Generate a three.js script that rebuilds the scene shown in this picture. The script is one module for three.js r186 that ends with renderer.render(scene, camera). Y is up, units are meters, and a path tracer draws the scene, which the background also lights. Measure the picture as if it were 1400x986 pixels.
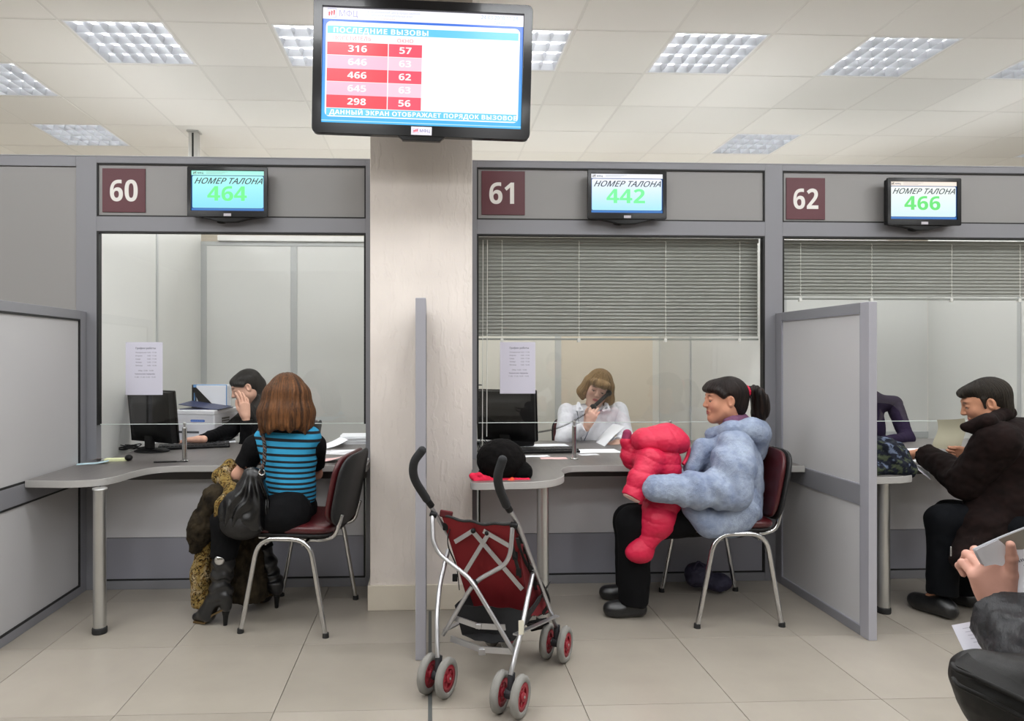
import * as THREE from 'three';
import { RoundedBoxGeometry } from 'three/addons/geometries/RoundedBoxGeometry.js';
import { mergeGeometries, mergeVertices } from 'three/addons/utils/BufferGeometryUtils.js';
import { ImprovedNoise } from 'three/addons/math/ImprovedNoise.js';
import { RectAreaLightUniformsLib } from 'three/addons/lights/RectAreaLightUniformsLib.js';
RectAreaLightUniformsLib.init();

// ---------------------------------------------------------------- camera, exposure, light
const scene = new THREE.Scene();
scene.background = new THREE.Color(0.02, 0.02, 0.02);
const EYE = 1.36, FOC = 930, PX = 627, PY = 488, YAW = 2.4 * Math.PI / 180;   // focal length in pixels of a 1400 x 986 frame
const camera = new THREE.PerspectiveCamera(2 * Math.atan(493 / FOC) * 180 / Math.PI, 1400 / 986, 0.05, 60);
camera.position.set(0, EYE, 0);
camera.rotation.y = -YAW;
camera.setViewOffset(1400, 986, 700 - PX, 493 - PY, 1400, 986);
camera.updateProjectionMatrix();
const renderer = new THREE.WebGLRenderer({ antialias: true });
renderer.toneMapping = THREE.LinearToneMapping;
renderer.toneMappingExposure = 1.2;
renderer.shadowMap.enabled = true;
const LAMP_POWER = 13, TUBE_GLOW = 9, UPLIGHT_FILL = 1.1;  // the uplight strength belongs to the added ceiling fill
const LAMP_COLOR = new THREE.Color(0.97, 0.985, 1.0), WARM_COLOR = new THREE.Color(1.0, 0.82, 0.62);

// ---------------------------------------------------------------- helpers
const V = (x, y, z) => new THREE.Vector3(x, y, z);
const cs = Math.cos(YAW), sn = Math.sin(YAW);
// a measured point of the photograph: column u, row v, at d metres in front of the lens plane of the counters -> metres in the room
function at(u, v, d) {
  const t = (u - PX) / FOC, x = d * (t * cs + sn) / (cs - t * sn), dep = d * cs + x * sn;
  return V(x, EYE + (PY - v) * dep / FOC, -d);
}
function onHeight(u, v, y) {       // the same on a horizontal plane at height y
  const dep = (EYE - y) * FOC / (v - PY), xc = (u - PX) / FOC * dep;
  return V(xc * cs + dep * sn, y, -(dep * cs - xc * sn));
}
let seed = 7;
const rnd = () => { seed = (seed * 1664525 + 1013904223) >>> 0; return seed / 4294967296; };
const noiseGen = new ImprovedNoise();
const noise = (x, y, z) => noiseGen.noise(x + 31.7, y + 17.3, z + 5.1);
const fbm = (x, y, z) => noise(x, y, z) * 0.55 + noise(x * 2.1, y * 2.1, z * 2.1) * 0.28 + noise(x * 4.3, y * 4.3, z * 4.3) * 0.17;
const lerp = (a, b, t) => a + (b - a) * t, clamp = (x, a, b) => Math.min(b, Math.max(a, x));
const sstep = (a, b, x) => { const t = clamp((x - a) / (b - a), 0, 1); return t * t * (3 - 2 * t); };
const used = {};
function numbered(name) { const n = used[name] = (used[name] ?? -1) + 1; return n ? name + '_' + String(n).padStart(3, '0') : name; }
function tag(o, label, category, group) { o.userData.label = label; o.userData.category = category; if (group) o.userData.group = group; return o; }
function thing(name, label, category, pos = [0, 0, 0], turn = 0, group) {
  const o = new THREE.Group(); o.name = numbered(name); scene.add(o);
  o.position.set(...(pos.isVector3 ? pos.toArray() : pos)); o.rotation.y = turn;
  return tag(o, label, category, group);
}
function structure(name, pos = [0, 0, 0]) { const o = new THREE.Group(); o.name = numbered(name); o.userData.kind = 'structure'; o.position.set(...pos); scene.add(o); return o; }
function part(parent, name, geo, mat, pos, rot) {
  const m = new THREE.Mesh(geo, mat); m.name = name; if (pos) m.position.set(...(pos.isVector3 ? pos.toArray() : pos)); if (rot) m.rotation.set(...rot); parent.add(m); return m;
}
// geometry in the room's axes, put under a thing that stands at its own base
function partW(parent, name, geo, mat) { const g = geo.clone(); parent.updateMatrixWorld(true); g.applyMatrix4(parent.matrixWorld.clone().invert()); return part(parent, name, g, mat); }
function single(name, geo, mat, label, category, pos = [0, 0, 0], turn = 0, group) {
  const m = new THREE.Mesh(geo, mat); m.name = numbered(name); m.position.set(...(pos.isVector3 ? pos.toArray() : pos)); m.rotation.y = turn; scene.add(m);
  return tag(m, label, category, group);
}
function copyOf(o, label, pos, turn, group) {
  const c = o.clone(); c.name = numbered(o.name.replace(/_\d{3}$/, '')); c.userData = { ...o.userData, label }; if (group) c.userData.group = group;
  if (pos) c.position.set(...(pos.isVector3 ? pos.toArray() : pos)); if (turn !== undefined) c.rotation.set(0, turn, 0); scene.add(c); return c;
}
// geometry helpers
function metric(g, k = 1) {       // uv in metres, by the axis each face looks along
  if (g.index) g = g.toNonIndexed();
  const p = g.attributes.position, n = g.attributes.normal, uv = new Float32Array(p.count * 2);
  for (let i = 0; i < p.count; i += 3) {
    const ax = Math.abs(n.getX(i) + n.getX(i + 1) + n.getX(i + 2)), ay = Math.abs(n.getY(i) + n.getY(i + 1) + n.getY(i + 2)), az = Math.abs(n.getZ(i) + n.getZ(i + 1) + n.getZ(i + 2));
    for (let j = i; j < i + 3; j++) {
      const x = p.getX(j), y = p.getY(j), z = p.getZ(j);
      const [a, b] = ax > ay && ax > az ? [z, y] : ay > az ? [x, z] : [x, y];
      uv[j * 2] = a * k; uv[j * 2 + 1] = b * k;
    }
  }
  g.setAttribute('uv', new THREE.BufferAttribute(uv, 2)); return g;
}
const box = (x0, y0, z0, x1, y1, z1, r = 0.002) => {
  const w = Math.abs(x1 - x0), h = Math.abs(y1 - y0), d = Math.abs(z1 - z0), rr = Math.min(r, w / 2.5, h / 2.5, d / 2.5);
  const g = r > 0 ? new RoundedBoxGeometry(w, h, d, 1, rr) : new THREE.BoxGeometry(w, h, d);
  g.translate((x0 + x1) / 2, (y0 + y1) / 2, (z0 + z1) / 2); return metric(g);
};
const boxC = (w, h, d, r = 0.002) => box(-w / 2, -h / 2, -d / 2, w / 2, h / 2, d / 2, r);
const plain = (g) => { const q = g.index ? g.toNonIndexed() : g.clone(); for (const k of Object.keys(q.attributes)) if (!['position', 'normal', 'uv'].includes(k)) q.deleteAttribute(k); return q; };
const merge = (list) => mergeGeometries(list.map(plain));
function tube(points, r, radial = 8, seg, closed = false, tension = 0.5) {
  const c = new THREE.CatmullRomCurve3(points.map((p) => p.isVector3 ? p : V(...p)), closed, 'catmullrom', tension);
  return new THREE.TubeGeometry(c, seg ?? Math.max(8, points.length * 6), r, radial, closed);
}
function capTube(points, r, radial = 8, seg) { // tube with rounded ends
  const P = points.map((p) => p.isVector3 ? p : V(...p));
  return merge([tube(P, r, radial, seg), new THREE.SphereGeometry(r, radial, 6).translate(...P[0].toArray()), new THREE.SphereGeometry(r, radial, 6).translate(...P[P.length - 1].toArray())]);
}
function poly(points, r, radial = 8, bend = 0.03) {   // straight runs with rounded bends
  const P = points.map((p) => p.isVector3 ? p : V(...p)), c = new THREE.CurvePath(); let prev = P[0];
  for (let i = 1; i < P.length; i++) {
    if (i === P.length - 1) { c.add(new THREE.LineCurve3(prev, P[i])); break; }
    const a = P[i].clone().sub(P[i - 1]), b = P[i + 1].clone().sub(P[i]), q = Math.min(bend, a.length() * 0.45, b.length() * 0.45);
    const s = P[i].clone().addScaledVector(a.normalize(), -q), e = P[i].clone().addScaledVector(b.normalize(), q);
    c.add(new THREE.LineCurve3(prev, s)); c.add(new THREE.QuadraticBezierCurve3(s, P[i], e)); prev = e;
  }
  const pts = []; for (const k of c.curves) { const n = k.isLineCurve3 ? 2 : 6; for (let i = 0; i < n; i++) pts.push(k.getPoint(i / n)); } pts.push(P[P.length - 1]);
  const lin = new THREE.CurvePath(); for (let i = 1; i < pts.length; i++) if (pts[i].distanceTo(pts[i - 1]) > 1e-5) lin.add(new THREE.LineCurve3(pts[i - 1], pts[i]));
  return sweep(pts, r, radial);
}
function sweep(pts, r, radial = 8, flat) {   // round (or flat [w,h]) bar along a polyline, mitred
  const n = pts.length, pos = [], idx = [], T = [];
  for (let i = 0; i < n; i++) T.push(pts[Math.min(n - 1, i + 1)].clone().sub(pts[Math.max(0, i - 1)]).normalize());
  let N = Math.abs(T[0].y) < 0.9 ? V(0, 1, 0) : V(1, 0, 0);
  const ring = flat ? [[-1, -1], [1, -1], [1, 1], [-1, 1]] : Array.from({ length: radial }, (_, k) => [Math.cos(k / radial * 2 * Math.PI), Math.sin(k / radial * 2 * Math.PI)]);
  const R = typeof r === 'function' ? r : () => r;
  for (let i = 0; i < n; i++) {
    N = N.clone().addScaledVector(T[i], -N.dot(T[i])).normalize(); const B = T[i].clone().cross(N);
    for (const [a, b] of ring) { const q = pts[i].clone().addScaledVector(N, a * (flat ? flat[1] / 2 : R(i / (n - 1)))).addScaledVector(B, b * (flat ? flat[0] / 2 : R(i / (n - 1)))); pos.push(q.x, q.y, q.z); }
  }
  const m = ring.length;
  for (let i = 0; i < n - 1; i++) for (let k = 0; k < m; k++) { const a = i * m + k, b = i * m + (k + 1) % m; idx.push(a, a + m, b, b, a + m, b + m); }
  for (let k = 1; k < m - 1; k++) { idx.push(0, k, k + 1); const e = (n - 1) * m; idx.push(e, e + k + 1, e + k); }
  const g = new THREE.BufferGeometry(); g.setAttribute('position', new THREE.Float32BufferAttribute(pos, 3)); g.setAttribute('uv', new THREE.Float32BufferAttribute(new Float32Array(pos.length / 3 * 2), 2)); g.setIndex(idx);
  const f = flat ? g.toNonIndexed() : g; f.computeVertexNormals(); return f;
}
const bar = (a, b, r, radial = 8) => sweep([a.isVector3 ? a : V(...a), b.isVector3 ? b : V(...b)], r, radial);
const flatBar = (a, b, w, h) => sweep([a.isVector3 ? a : V(...a), b.isVector3 ? b : V(...b)], 0, 4, [w, h]);
const lathe = (pts, n = 24) => new THREE.LatheGeometry(pts.map(([x, y]) => new THREE.Vector2(x, y)), n);
// sheet: grid surface with thickness from f(u,v) -> Vector3
function sheet(f, nu, nv, th = 0.0006) {
  const pos = [], uv = [], idx = [], P = [];
  for (let j = 0; j <= nv; j++) for (let i = 0; i <= nu; i++) { P.push(f(i / nu, j / nv)); uv.push(i / nu, j / nv); }
  const N = P.map((p, k) => { const i = k % (nu + 1), j = Math.floor(k / (nu + 1)); const q = (a, b) => P[clamp(b, 0, nv) * (nu + 1) + clamp(a, 0, nu)]; return q(i + 1, j).clone().sub(q(i - 1, j)).cross(q(i, j + 1).clone().sub(q(i, j - 1))).normalize(); });
  for (const s of [1, -1]) P.forEach((p, k) => { const q = p.clone().addScaledVector(N[k], s * th / 2); pos.push(q.x, q.y, q.z); });
  const M = P.length, uv2 = uv.concat(uv), W = nu + 1;
  for (let j = 0; j < nv; j++) for (let i = 0; i < nu; i++) { const a = j * W + i, b = a + 1, c = a + W, d = c + 1; idx.push(a, b, d, a, d, c, M + a, M + d, M + b, M + a, M + c, M + d); }
  const edge = (a, b) => idx.push(a, M + a, b, b, M + a, M + b);
  for (let i = 0; i < nu; i++) { edge(i + 1, i); edge(nv * W + i, nv * W + i + 1); }
  for (let j = 0; j < nv; j++) { edge(j * W, (j + 1) * W); edge((j + 1) * W + nu, j * W + nu); }
  const g = new THREE.BufferGeometry(); g.setAttribute('position', new THREE.Float32BufferAttribute(pos, 3)); g.setAttribute('uv', new THREE.Float32BufferAttribute(uv2, 2)); g.setIndex(idx); g.computeVertexNormals(); return g;
}
// ---------------------------------------------------------------- textures
function canvasTex(w, h, draw, srgb = true) {
  const c = document.createElement('canvas'); c.width = w; c.height = h; draw(c.getContext('2d'), w, h);
  const t = new THREE.CanvasTexture(c); if (srgb) t.colorSpace = THREE.SRGBColorSpace; t.anisotropy = 8; return t;
}
function dataTex(n, f, srgb = false, rep) {
  const d = new Uint8Array(n * n * 4);
  for (let j = 0; j < n; j++) for (let i = 0; i < n; i++) { const v = f(i / n, j / n), o = (j * n + i) * 4, a = Array.isArray(v) ? v : [v, v, v]; for (let k = 0; k < 3; k++) d[o + k] = clamp(Math.round(a[k] * 255), 0, 255); d[o + 3] = 255; }
  const t = new THREE.DataTexture(d, n, n, THREE.RGBAFormat); t.wrapS = t.wrapT = THREE.MirroredRepeatWrapping; t.magFilter = THREE.LinearFilter; t.minFilter = THREE.LinearMipmapLinearFilter; t.generateMipmaps = true;
  if (srgb) t.colorSpace = THREE.SRGBColorSpace; if (rep) t.repeat.set(rep, rep); t.needsUpdate = true; return t;
}
const mottle = (base, amp, fx, fy) => dataTex(256, (u, v) => { const k = 1 + amp * fbm(u * fx, v * fy, 1.5); return base.map((c) => c * k); }, true);
const grainBump = dataTex(256, (u, v) => 0.5 + 0.5 * fbm(u * 60, v * 60, 0));
const S = (c, rough = 0.6, o = {}) => new THREE.MeshStandardMaterial({ color: c, roughness: rough, ...o });
const P_ = (c, rough = 0.6, o = {}) => new THREE.MeshPhysicalMaterial({ color: c, roughness: rough, ...o });
const fineBump = (m, tex, scale, rep = 1) => { const t = tex.clone(); t.repeat.set(rep, rep); t.needsUpdate = true; m.bumpMap = t; m.bumpScale = scale; return m; };
const M = {
  frame: S('#838388', 0.42, { metalness: 0.15 }), frameLight: S('#a09fa6', 0.42, { metalness: 0.15 }), gasket: S('#131313', 0.6),
  header: P_('#8b8988', 0.38, { clearcoat: 0.25, clearcoatRoughness: 0.25 }), lowerPanel: S('#cbcacd', 0.5), kickPanel: S('#8f8f98', 0.4), screenPanel: S('#b4b3b4', 0.5),
  officeWall: P_('#d8d9d5', 0.25), officeCream: P_('#f3f0e5', 0.3), officeBeige: P_('#efe4d0', 0.35), mullion: S('#b7bab9', 0.4, { metalness: 0.1 }),
  glass: P_('#ffffff', 0.02, { transmission: 1, thickness: 0, ior: 1.5 }),
  chrome: S('#c9c9c9', 0.16, { metalness: 1 }), steel: S('#c6c6c4', 0.4, { metalness: 1 }), silver: S('#b4b4b6', 0.34, { metalness: 0.85 }),
  black: P_('#0f0f10', 0.5, { specularIntensity: 0.5 }), blackGloss: P_('#08080a', 0.22, { specularIntensity: 0.55, clearcoat: 0.15, clearcoatRoughness: 0.08 }), rubber: S('#1b1b1b', 0.75), foam: S('#1f2022', 0.85),
  white: S('#e9e9e6', 0.5), paper: S('#eceef2', 0.75), paperGrey: S('#d8d8dc', 0.75), pinkPaper: S('#e9c3c1', 0.75),
  slat: S('#858780', 0.4, { metalness: 0.1 }), cordWhite: S('#e6e6e0', 0.6),
  burgundy: P_('#451014', 0.34, { clearcoat: 0.2, clearcoatRoughness: 0.3 }), blackShell: S('#1d1d1e', 0.55),
};
fineBump(M.burgundy, grainBump, 0.0006, 4); fineBump(M.blackShell, grainBump, 0.0004, 6); fineBump(M.screenPanel, grainBump, 0.0001, 5);
// ---------------------------------------------------------------- the room
const CEIL = 3.30, X0 = -5.74, X1 = 8.06, ZN = 7.6, ZF = -13.0, FAC = -4.05;
const floorTone = [mottle([0.575, 0.548, 0.505], 0.05, 5, 5), mottle([0.59, 0.562, 0.52], 0.05, 6, 4), mottle([0.565, 0.538, 0.496], 0.05, 4, 6)];
const floorMats = floorTone.map((t) => P_('#ffffff', 0.33, { map: t }));
{
  const fl = structure('floor');
  part(fl, 'subfloor', box(X0, -0.2, ZF, X1, -0.012, ZN, 0), S('#8d877b', 0.9));
  const TX = 0.597, TZ = 0.61, shapes = [0, 1, 2].map((k) => { const g = boxC(TX - 0.0024, 0.012, TZ - 0.0024, 0.001); const uv = g.attributes.uv; for (let i = 0; i < uv.count; i++) uv.setXY(i, uv.getX(i) + k * 0.37, uv.getY(i) + k * 0.21); return g; });
  const rest = [];
  for (let i = -9; i < 14; i++) for (let j = -12; j < 16; j++) {
    const x = (i + 0.5) * TX, z = -(3.24 - 0.61 + (j + 0.5) * TZ - 0.61 * 3);
    if (x < X0 + 0.3 || x > X1 - 0.3 || z > ZN - 0.3 || z < ZF + 0.3) continue;
    const k = Math.floor(rnd() * 3), y = -0.006 + (rnd() - 0.5) * 0.0006;
    if (x > -3.4 && x < 4.6 && z < -1.0 && z > -4.6) part(fl, 'floor_tile', shapes[k], floorMats[k], [x, y, z]);
    else rest.push(shapes[k].clone().translate(x, y, z));
  }
  part(fl, 'more_floor_tiles', merge(rest), floorMats[0]).userData.kind = 'stuff';
  part(fl, 'floor_strip', box(-0.008, -0.004, -3.64, 0.008, 0.0015, 2.0, 0.001), S('#5d605e', 0.5, { metalness: 0.4 }));
}
const lampTiles = new Map();
const CX = (k) => -2.14 + 0.6 * k, CD = (k) => 4.0 + 0.6 * k;   // lines of the ceiling grid
const ceilMats = [S('#f3f1ec', 0.9), S('#f5f3ee', 0.9), S('#f0eee9', 0.9)];
const LAMPS = [];
for (const k of [0, 2, 4, 6, 8, 10]) LAMPS.push([k, 0, 'front']);
LAMPS.push([-2, 1, 'second'], [-2, 3, 'rear'], [8, 3, 'rear'], [13, 3, 'rear']);
for (const j of [-3, -6, -9]) for (const k of [-4, -2, 0, 2, 4, 6, 8, 10, 12, 14]) LAMPS.push([k, j, 'hall']);  // out of view, spaced to light the floor, pillar and counter front
for (const j of [5, 7, 9]) for (const k of [-4, -2, 0, 2, 4, 6, 8, 10, 12]) LAMPS.push([k, j, 'back']);  // added lamps, hidden from the camera, to lift the ceiling by bounce
LAMPS.push([-1, 12, 'far']);
{
  const c = structure('ceiling'), lit = new Set(LAMPS.map(([k, j]) => k + ',' + j));
  part(c, 'slab', box(X0, CEIL + 0.2, ZF, X1, CEIL + 0.4, ZN, 0), S('#777570', 0.9));
  const g = boxC(0.5835, 0.014, 0.5835, 0.002), rest = [];
  for (let k = -6; k < 17; k++) for (let j = -20; j < 15; j++) {
    if (lit.has(k + ',' + j)) continue;
    const x = CX(k) + 0.3, z = -(CD(j) + 0.3), y = CEIL + 0.0073 + (rnd() - 0.5) * 0.0012;
    if (x > X1 || x < X0 || z > ZN || z < ZF) continue;
    if (j >= -1 && j <= 5 && rest) part(c, 'ceiling_tile', g, ceilMats[Math.floor(rnd() * 3)], [x, y, z], [(rnd() - 0.5) * 0.004, 0, (rnd() - 0.5) * 0.004]);
    else rest.push(g.clone().translate(x, y, z));
  }
  part(c, 'more_ceiling_tiles', merge(rest), ceilMats[0]).userData.kind = 'stuff';
  const bars = [];
  for (let k = -6; k <= 17; k++) { const x = CX(k); if (x > X0 && x < X1) bars.push(box(x - 0.012, CEIL + 0.002, ZF, x + 0.012, CEIL + 0.005, ZN, 0)); }
  for (let j = -20; j <= 15; j++) { const z = -CD(j); if (z > ZF && z < ZN) bars.push(box(X0, CEIL + 0.0024, z - 0.0118, X1, CEIL + 0.0046, z + 0.0118, 0)); }
  part(c, 'ceiling_grid', merge(bars), S('#eae8e3', 0.7));
}
// ceiling lights: white tray, four tubes, polished louvre
{
  const louvre = S('#d4d6da', 0.28, { metalness: 0.85 }), tray = S('#f2f2f2', 0.35), tubeM = S('#ffffff', 0.4, { emissive: LAMP_COLOR, emissiveIntensity: TUBE_GLOW }), tubeW = S('#ffffff', 0.4, { emissive: WARM_COLOR, emissiveIntensity: TUBE_GLOW });
  const trayG = merge([box(-0.288, 0.085, -0.288, 0.288, 0.09, 0.288, 0), box(-0.288, 0.004, -0.288, -0.284, 0.085, 0.288, 0), box(0.284, 0.004, -0.288, 0.288, 0.085, 0.288, 0), box(-0.288, 0.004, -0.288, 0.288, 0.085, -0.284, 0), box(-0.288, 0.004, 0.284, 0.288, 0.085, 0.288, 0)]);
  const rimG = merge([box(-0.29, 0.0, -0.29, -0.276, 0.006, 0.29), box(0.276, 0.0, -0.29, 0.29, 0.006, 0.29), box(-0.276, 0.0, -0.29, 0.276, 0.006, -0.276), box(-0.276, 0.0, 0.276, 0.276, 0.006, 0.29)]);
  const tubeG = new THREE.CylinderGeometry(0.013, 0.013, 0.54, 12).rotateZ(Math.PI / 2);
  const vee = (len) => { const s = new THREE.Shape(); s.moveTo(0, 0); s.quadraticCurveTo(0.003, 0.022, 0.012, 0.045); s.lineTo(-0.012, 0.045); s.quadraticCurveTo(-0.003, 0.022, 0, 0); const g = new THREE.ExtrudeGeometry(s, { depth: len, bevelEnabled: false, curveSegments: 4 }); return g.translate(0, 0, -len / 2); };
  const longG = vee(0.552).rotateY(Math.PI / 2), crossG = vee(0.552);
  const side = { front: [], second: [], rear: [] };
  const names = {
    '0,0': 'square louvred ceiling light above the number 60 plate, left of the big screen', '2,0': 'square louvred ceiling light partly hidden by the left edge of the big screen',
    '4,0': 'square louvred ceiling light peeping out at the right edge of the big screen', '6,0': 'square louvred ceiling light right of the big screen, above the 442 display',
    '8,0': 'square louvred ceiling light in the front row up to the left of the 466 display', '10,0': 'square louvred ceiling light cut off by the right edge of the photo, front row',
    '-2,1': 'square louvred ceiling light cut off by the left edge of the photo', '-2,3': 'small far ceiling light low on the left, just above the grey partition wall',
    '8,3': 'small far ceiling light above the top rail between the 442 and 466 displays', '13,3': 'small far ceiling light just above the top rail at the right edge of the photo',
  };
  let proto, protoWarm;
  const make = (warm, n, lab, pos, grp) => {
    const t = thing('ceiling_light', lab, 'ceiling light', pos, 0, grp);
    part(t, 'tray', trayG, tray); part(t, 'frame', rimG, tray);
    for (const z of [-0.207, -0.069, 0.069, 0.207]) part(t, 'tube', tubeG, warm ? tubeW : tubeM, [0, 0.058, z]);
    for (let i = 0; i <= 4; i++) part(t, 'louvre_blade', longG, louvre, [0, 0.001, -0.276 + i * 0.138]);
    for (let i = 0; i <= 6; i++) part(t, 'cross_blade', crossG, louvre, [-0.276 + i * 0.092, 0.001, 0]);
    const L = new THREE.RectAreaLight(warm ? WARM_COLOR : LAMP_COLOR, LAMP_POWER, 0.55, 0.55); L.name = 'lamp'; L.position.set(0, -0.006, 0); L.rotation.x = -Math.PI / 2; t.add(L);
    return t;
  };
  for (const [k, j, row] of LAMPS) {
    const pos = [CX(k) + 0.3, CEIL, -(CD(j) + 0.3)], out = row === 'hall' || row === 'far' || row === 'back';
    const lab = names[k + ',' + j] ?? (row === 'hall' ? 'unseen square louvred ceiling light over the hall, placed to light the counters' : row === 'back' ? 'added square louvred ceiling light hidden behind the offices, fill for the ceiling' : 'square louvred ceiling light with warmer light deep behind the offices');
    const grp = row === 'hall' ? 'unseen ceiling lights over the waiting hall' : row === 'back' ? 'added ceiling lights hidden behind the offices' : row === 'far' ? 'warm ceiling lights behind the offices' : 'louvred ceiling lights in view';
    if (row === 'far') { protoWarm = protoWarm ? copyOf(protoWarm, lab, pos, 0, grp) : make(true, 'x', lab, pos, grp); }
    else proto = proto ? copyOf(proto, lab, pos, 0, grp) : make(false, 'x', lab, pos, grp);
  }
}
const hallWall = fineBump(S('#dcd8d0', 0.85), grainBump, 0.0005, 2);
for (const [n, g] of [['wall_left', box(X0 - 0.2, -0.2, ZF, X0, CEIL + 0.4, ZN, 0)], ['wall_right', box(X1, -0.2, ZF, X1 + 0.2, CEIL + 0.4, ZN, 0)], ['wall_rear', box(X0 - 0.2, -0.2, ZN, X1 + 0.2, CEIL + 0.4, ZN + 0.2, 0)], ['wall_far', box(X0 - 0.2, -0.2, ZF - 0.2, X1 + 0.2, CEIL + 0.4, ZF, 0)]]) part(structure(n), 'plaster', g, hallWall);

// ---------------------------------------------------------------- the counter front
const TOP = 2.53, HB = 2.18, HT = 2.492, WT = 2.094, GB = 0.962, DESK = 0.75;
const BAYS = [[-1.943, -0.381], [0.279, 2.033], [2.142, 4.45]];
const rim = (x0, y0, x1, y1, w, z0, z1) => merge([box(x0, y0, z0, x0 + w, y1, z1, 0), box(x1 - w, y0, z0, x1, y1, z1, 0), box(x0 + w, y0, z0, x1 - w, y0 + w, z1, 0), box(x0 + w, y1 - w, z0, x1 - w, y1, z1, 0)]);
{
  const w = structure('wall_front'), zb = FAC - 0.06;
  const post = (x0, x1, y0 = 0, y1 = TOP) => part(w, 'post', box(x0, y0, zb, x1, y1, FAC), M.frame);
  const rail = (x0, x1, y0, y1) => part(w, 'rail', box(x0, y0, zb, x1, y1, FAC), M.frame);
  post(-2.06, -1.943); post(-0.381, -0.33); post(0.235, 0.279); post(2.033, 2.142); post(4.45, 4.6); 
  for (const [a, b] of BAYS) {
    rail(a, b, HT, TOP); rail(a, b, WT, HB); rail(a, b, 0, 0.05);
    part(w, 'header_panel', box(a + 0.007, HB + 0.007, zb + 0.01, b - 0.007, HT - 0.007, FAC - 0.012, 0.001), M.header);
    part(w, 'gasket', rim(a, HB, b, HT, 0.008, FAC - 0.03, FAC - 0.002), M.gasket);
    part(w, 'lower_panel', box(a + 0.02, 0.3, zb + 0.01, b - 0.012, 0.70, FAC - 0.014, 0.001), M.lowerPanel);
    part(w, 'kick_panel', box(a + 0.02, 0.058, zb + 0.01, b - 0.012, 0.297, FAC - 0.012, 0.001), M.kickPanel);
    part(w, 'gasket', rim(a + 0.012, 0.05, b - 0.004, 0.71, 0.009, FAC - 0.03, FAC - 0.006), M.gasket);
  }
  part(w, 'filler_panel', box(-0.33, 0, zb, 0.235, TOP, zb + 0.03, 0), M.header);
  rail(X0, -2.06, 2.47, TOP); part(w, 'wall_panel', box(X0, 0, zb, -2.06, 2.468, FAC - 0.01), M.header);
  rail(4.6, X1, 2.47, TOP); part(w, 'wall_panel', box(4.6, 0, zb, X1, 2.468, FAC - 0.01), M.header);
  part(w, 'cap_strip', box(X0, TOP, zb, X1, TOP + 0.004, FAC + 0.003, 0.001), M.frameLight);
  BAYS.forEach(([a, b], i) => {
    const s = structure('window_' + (i + 1));
    part(s, 'gasket', merge([box(a, GB - 0.0, FAC - 0.04, a + 0.011, WT, FAC - 0.002, 0), box(b - 0.011, GB, FAC - 0.04, b, WT, FAC - 0.002, 0), box(a + 0.011, WT - 0.009, FAC - 0.04, b - 0.011, WT, FAC - 0.002, 0)]), M.gasket);
    part(s, 'pane', box(a + 0.008, GB + 0.003, FAC - 0.026, b - 0.008, WT - 0.004, FAC - 0.021, 0), M.glass);
    part(s, 'glass_edge', box(a + 0.012, GB, FAC - 0.0265, b - 0.012, GB + 0.004, FAC - 0.0205, 0.001), S('#cfd8d4', 0.3));
  });
}
// pillar between counters 60 and 61, textured plaster
{
  const pb = dataTex(512, (u, v) => { const a = fbm(u * 34 + 0.8 * fbm(u * 7, v * 5, 2), v * 7 + fbm(u * 9, v * 9, 8) * 1.1, 4); return 0.5 + 0.5 * sstep(0.02, 0.28, a) - 0.12 * fbm(u * 90, v * 60, 1); });
  const pm = S('#d8cec3', 0.62, { map: mottle([0.85, 0.815, 0.785], 0.06, 4, 3), bumpMap: pb, bumpScale: 0.0022 }); pm.color.set('#ffffff');
  const s = structure('pillar'), x0 = -0.322, x1 = 0.228, z1 = -3.67, z0 = FAC - 0.03;
  part(s, 'shaft', box(x0, 0, z0, x1, CEIL, z1, 0.004), pm);
  const tileM = P_('#cfc6b6', 0.35);
  const b = structure('baseboard_pillar');
  for (const [a, c] of [[x0 - 0.012, (x0 + x1) / 2 - 0.001], [(x0 + x1) / 2 + 0.001, x1 + 0.012]]) part(b, 'tile', box(a, 0, z1, c, 0.135, z1 + 0.014, 0.003), tileM);
  part(b, 'tile', box(x0 - 0.012, 0, FAC + 0.002, x0, 0.135, z1, 0.003), tileM); part(b, 'tile', box(x1, 0, FAC + 0.002, x1 + 0.012, 0.135, z1, 0.003), tileM);
}
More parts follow.
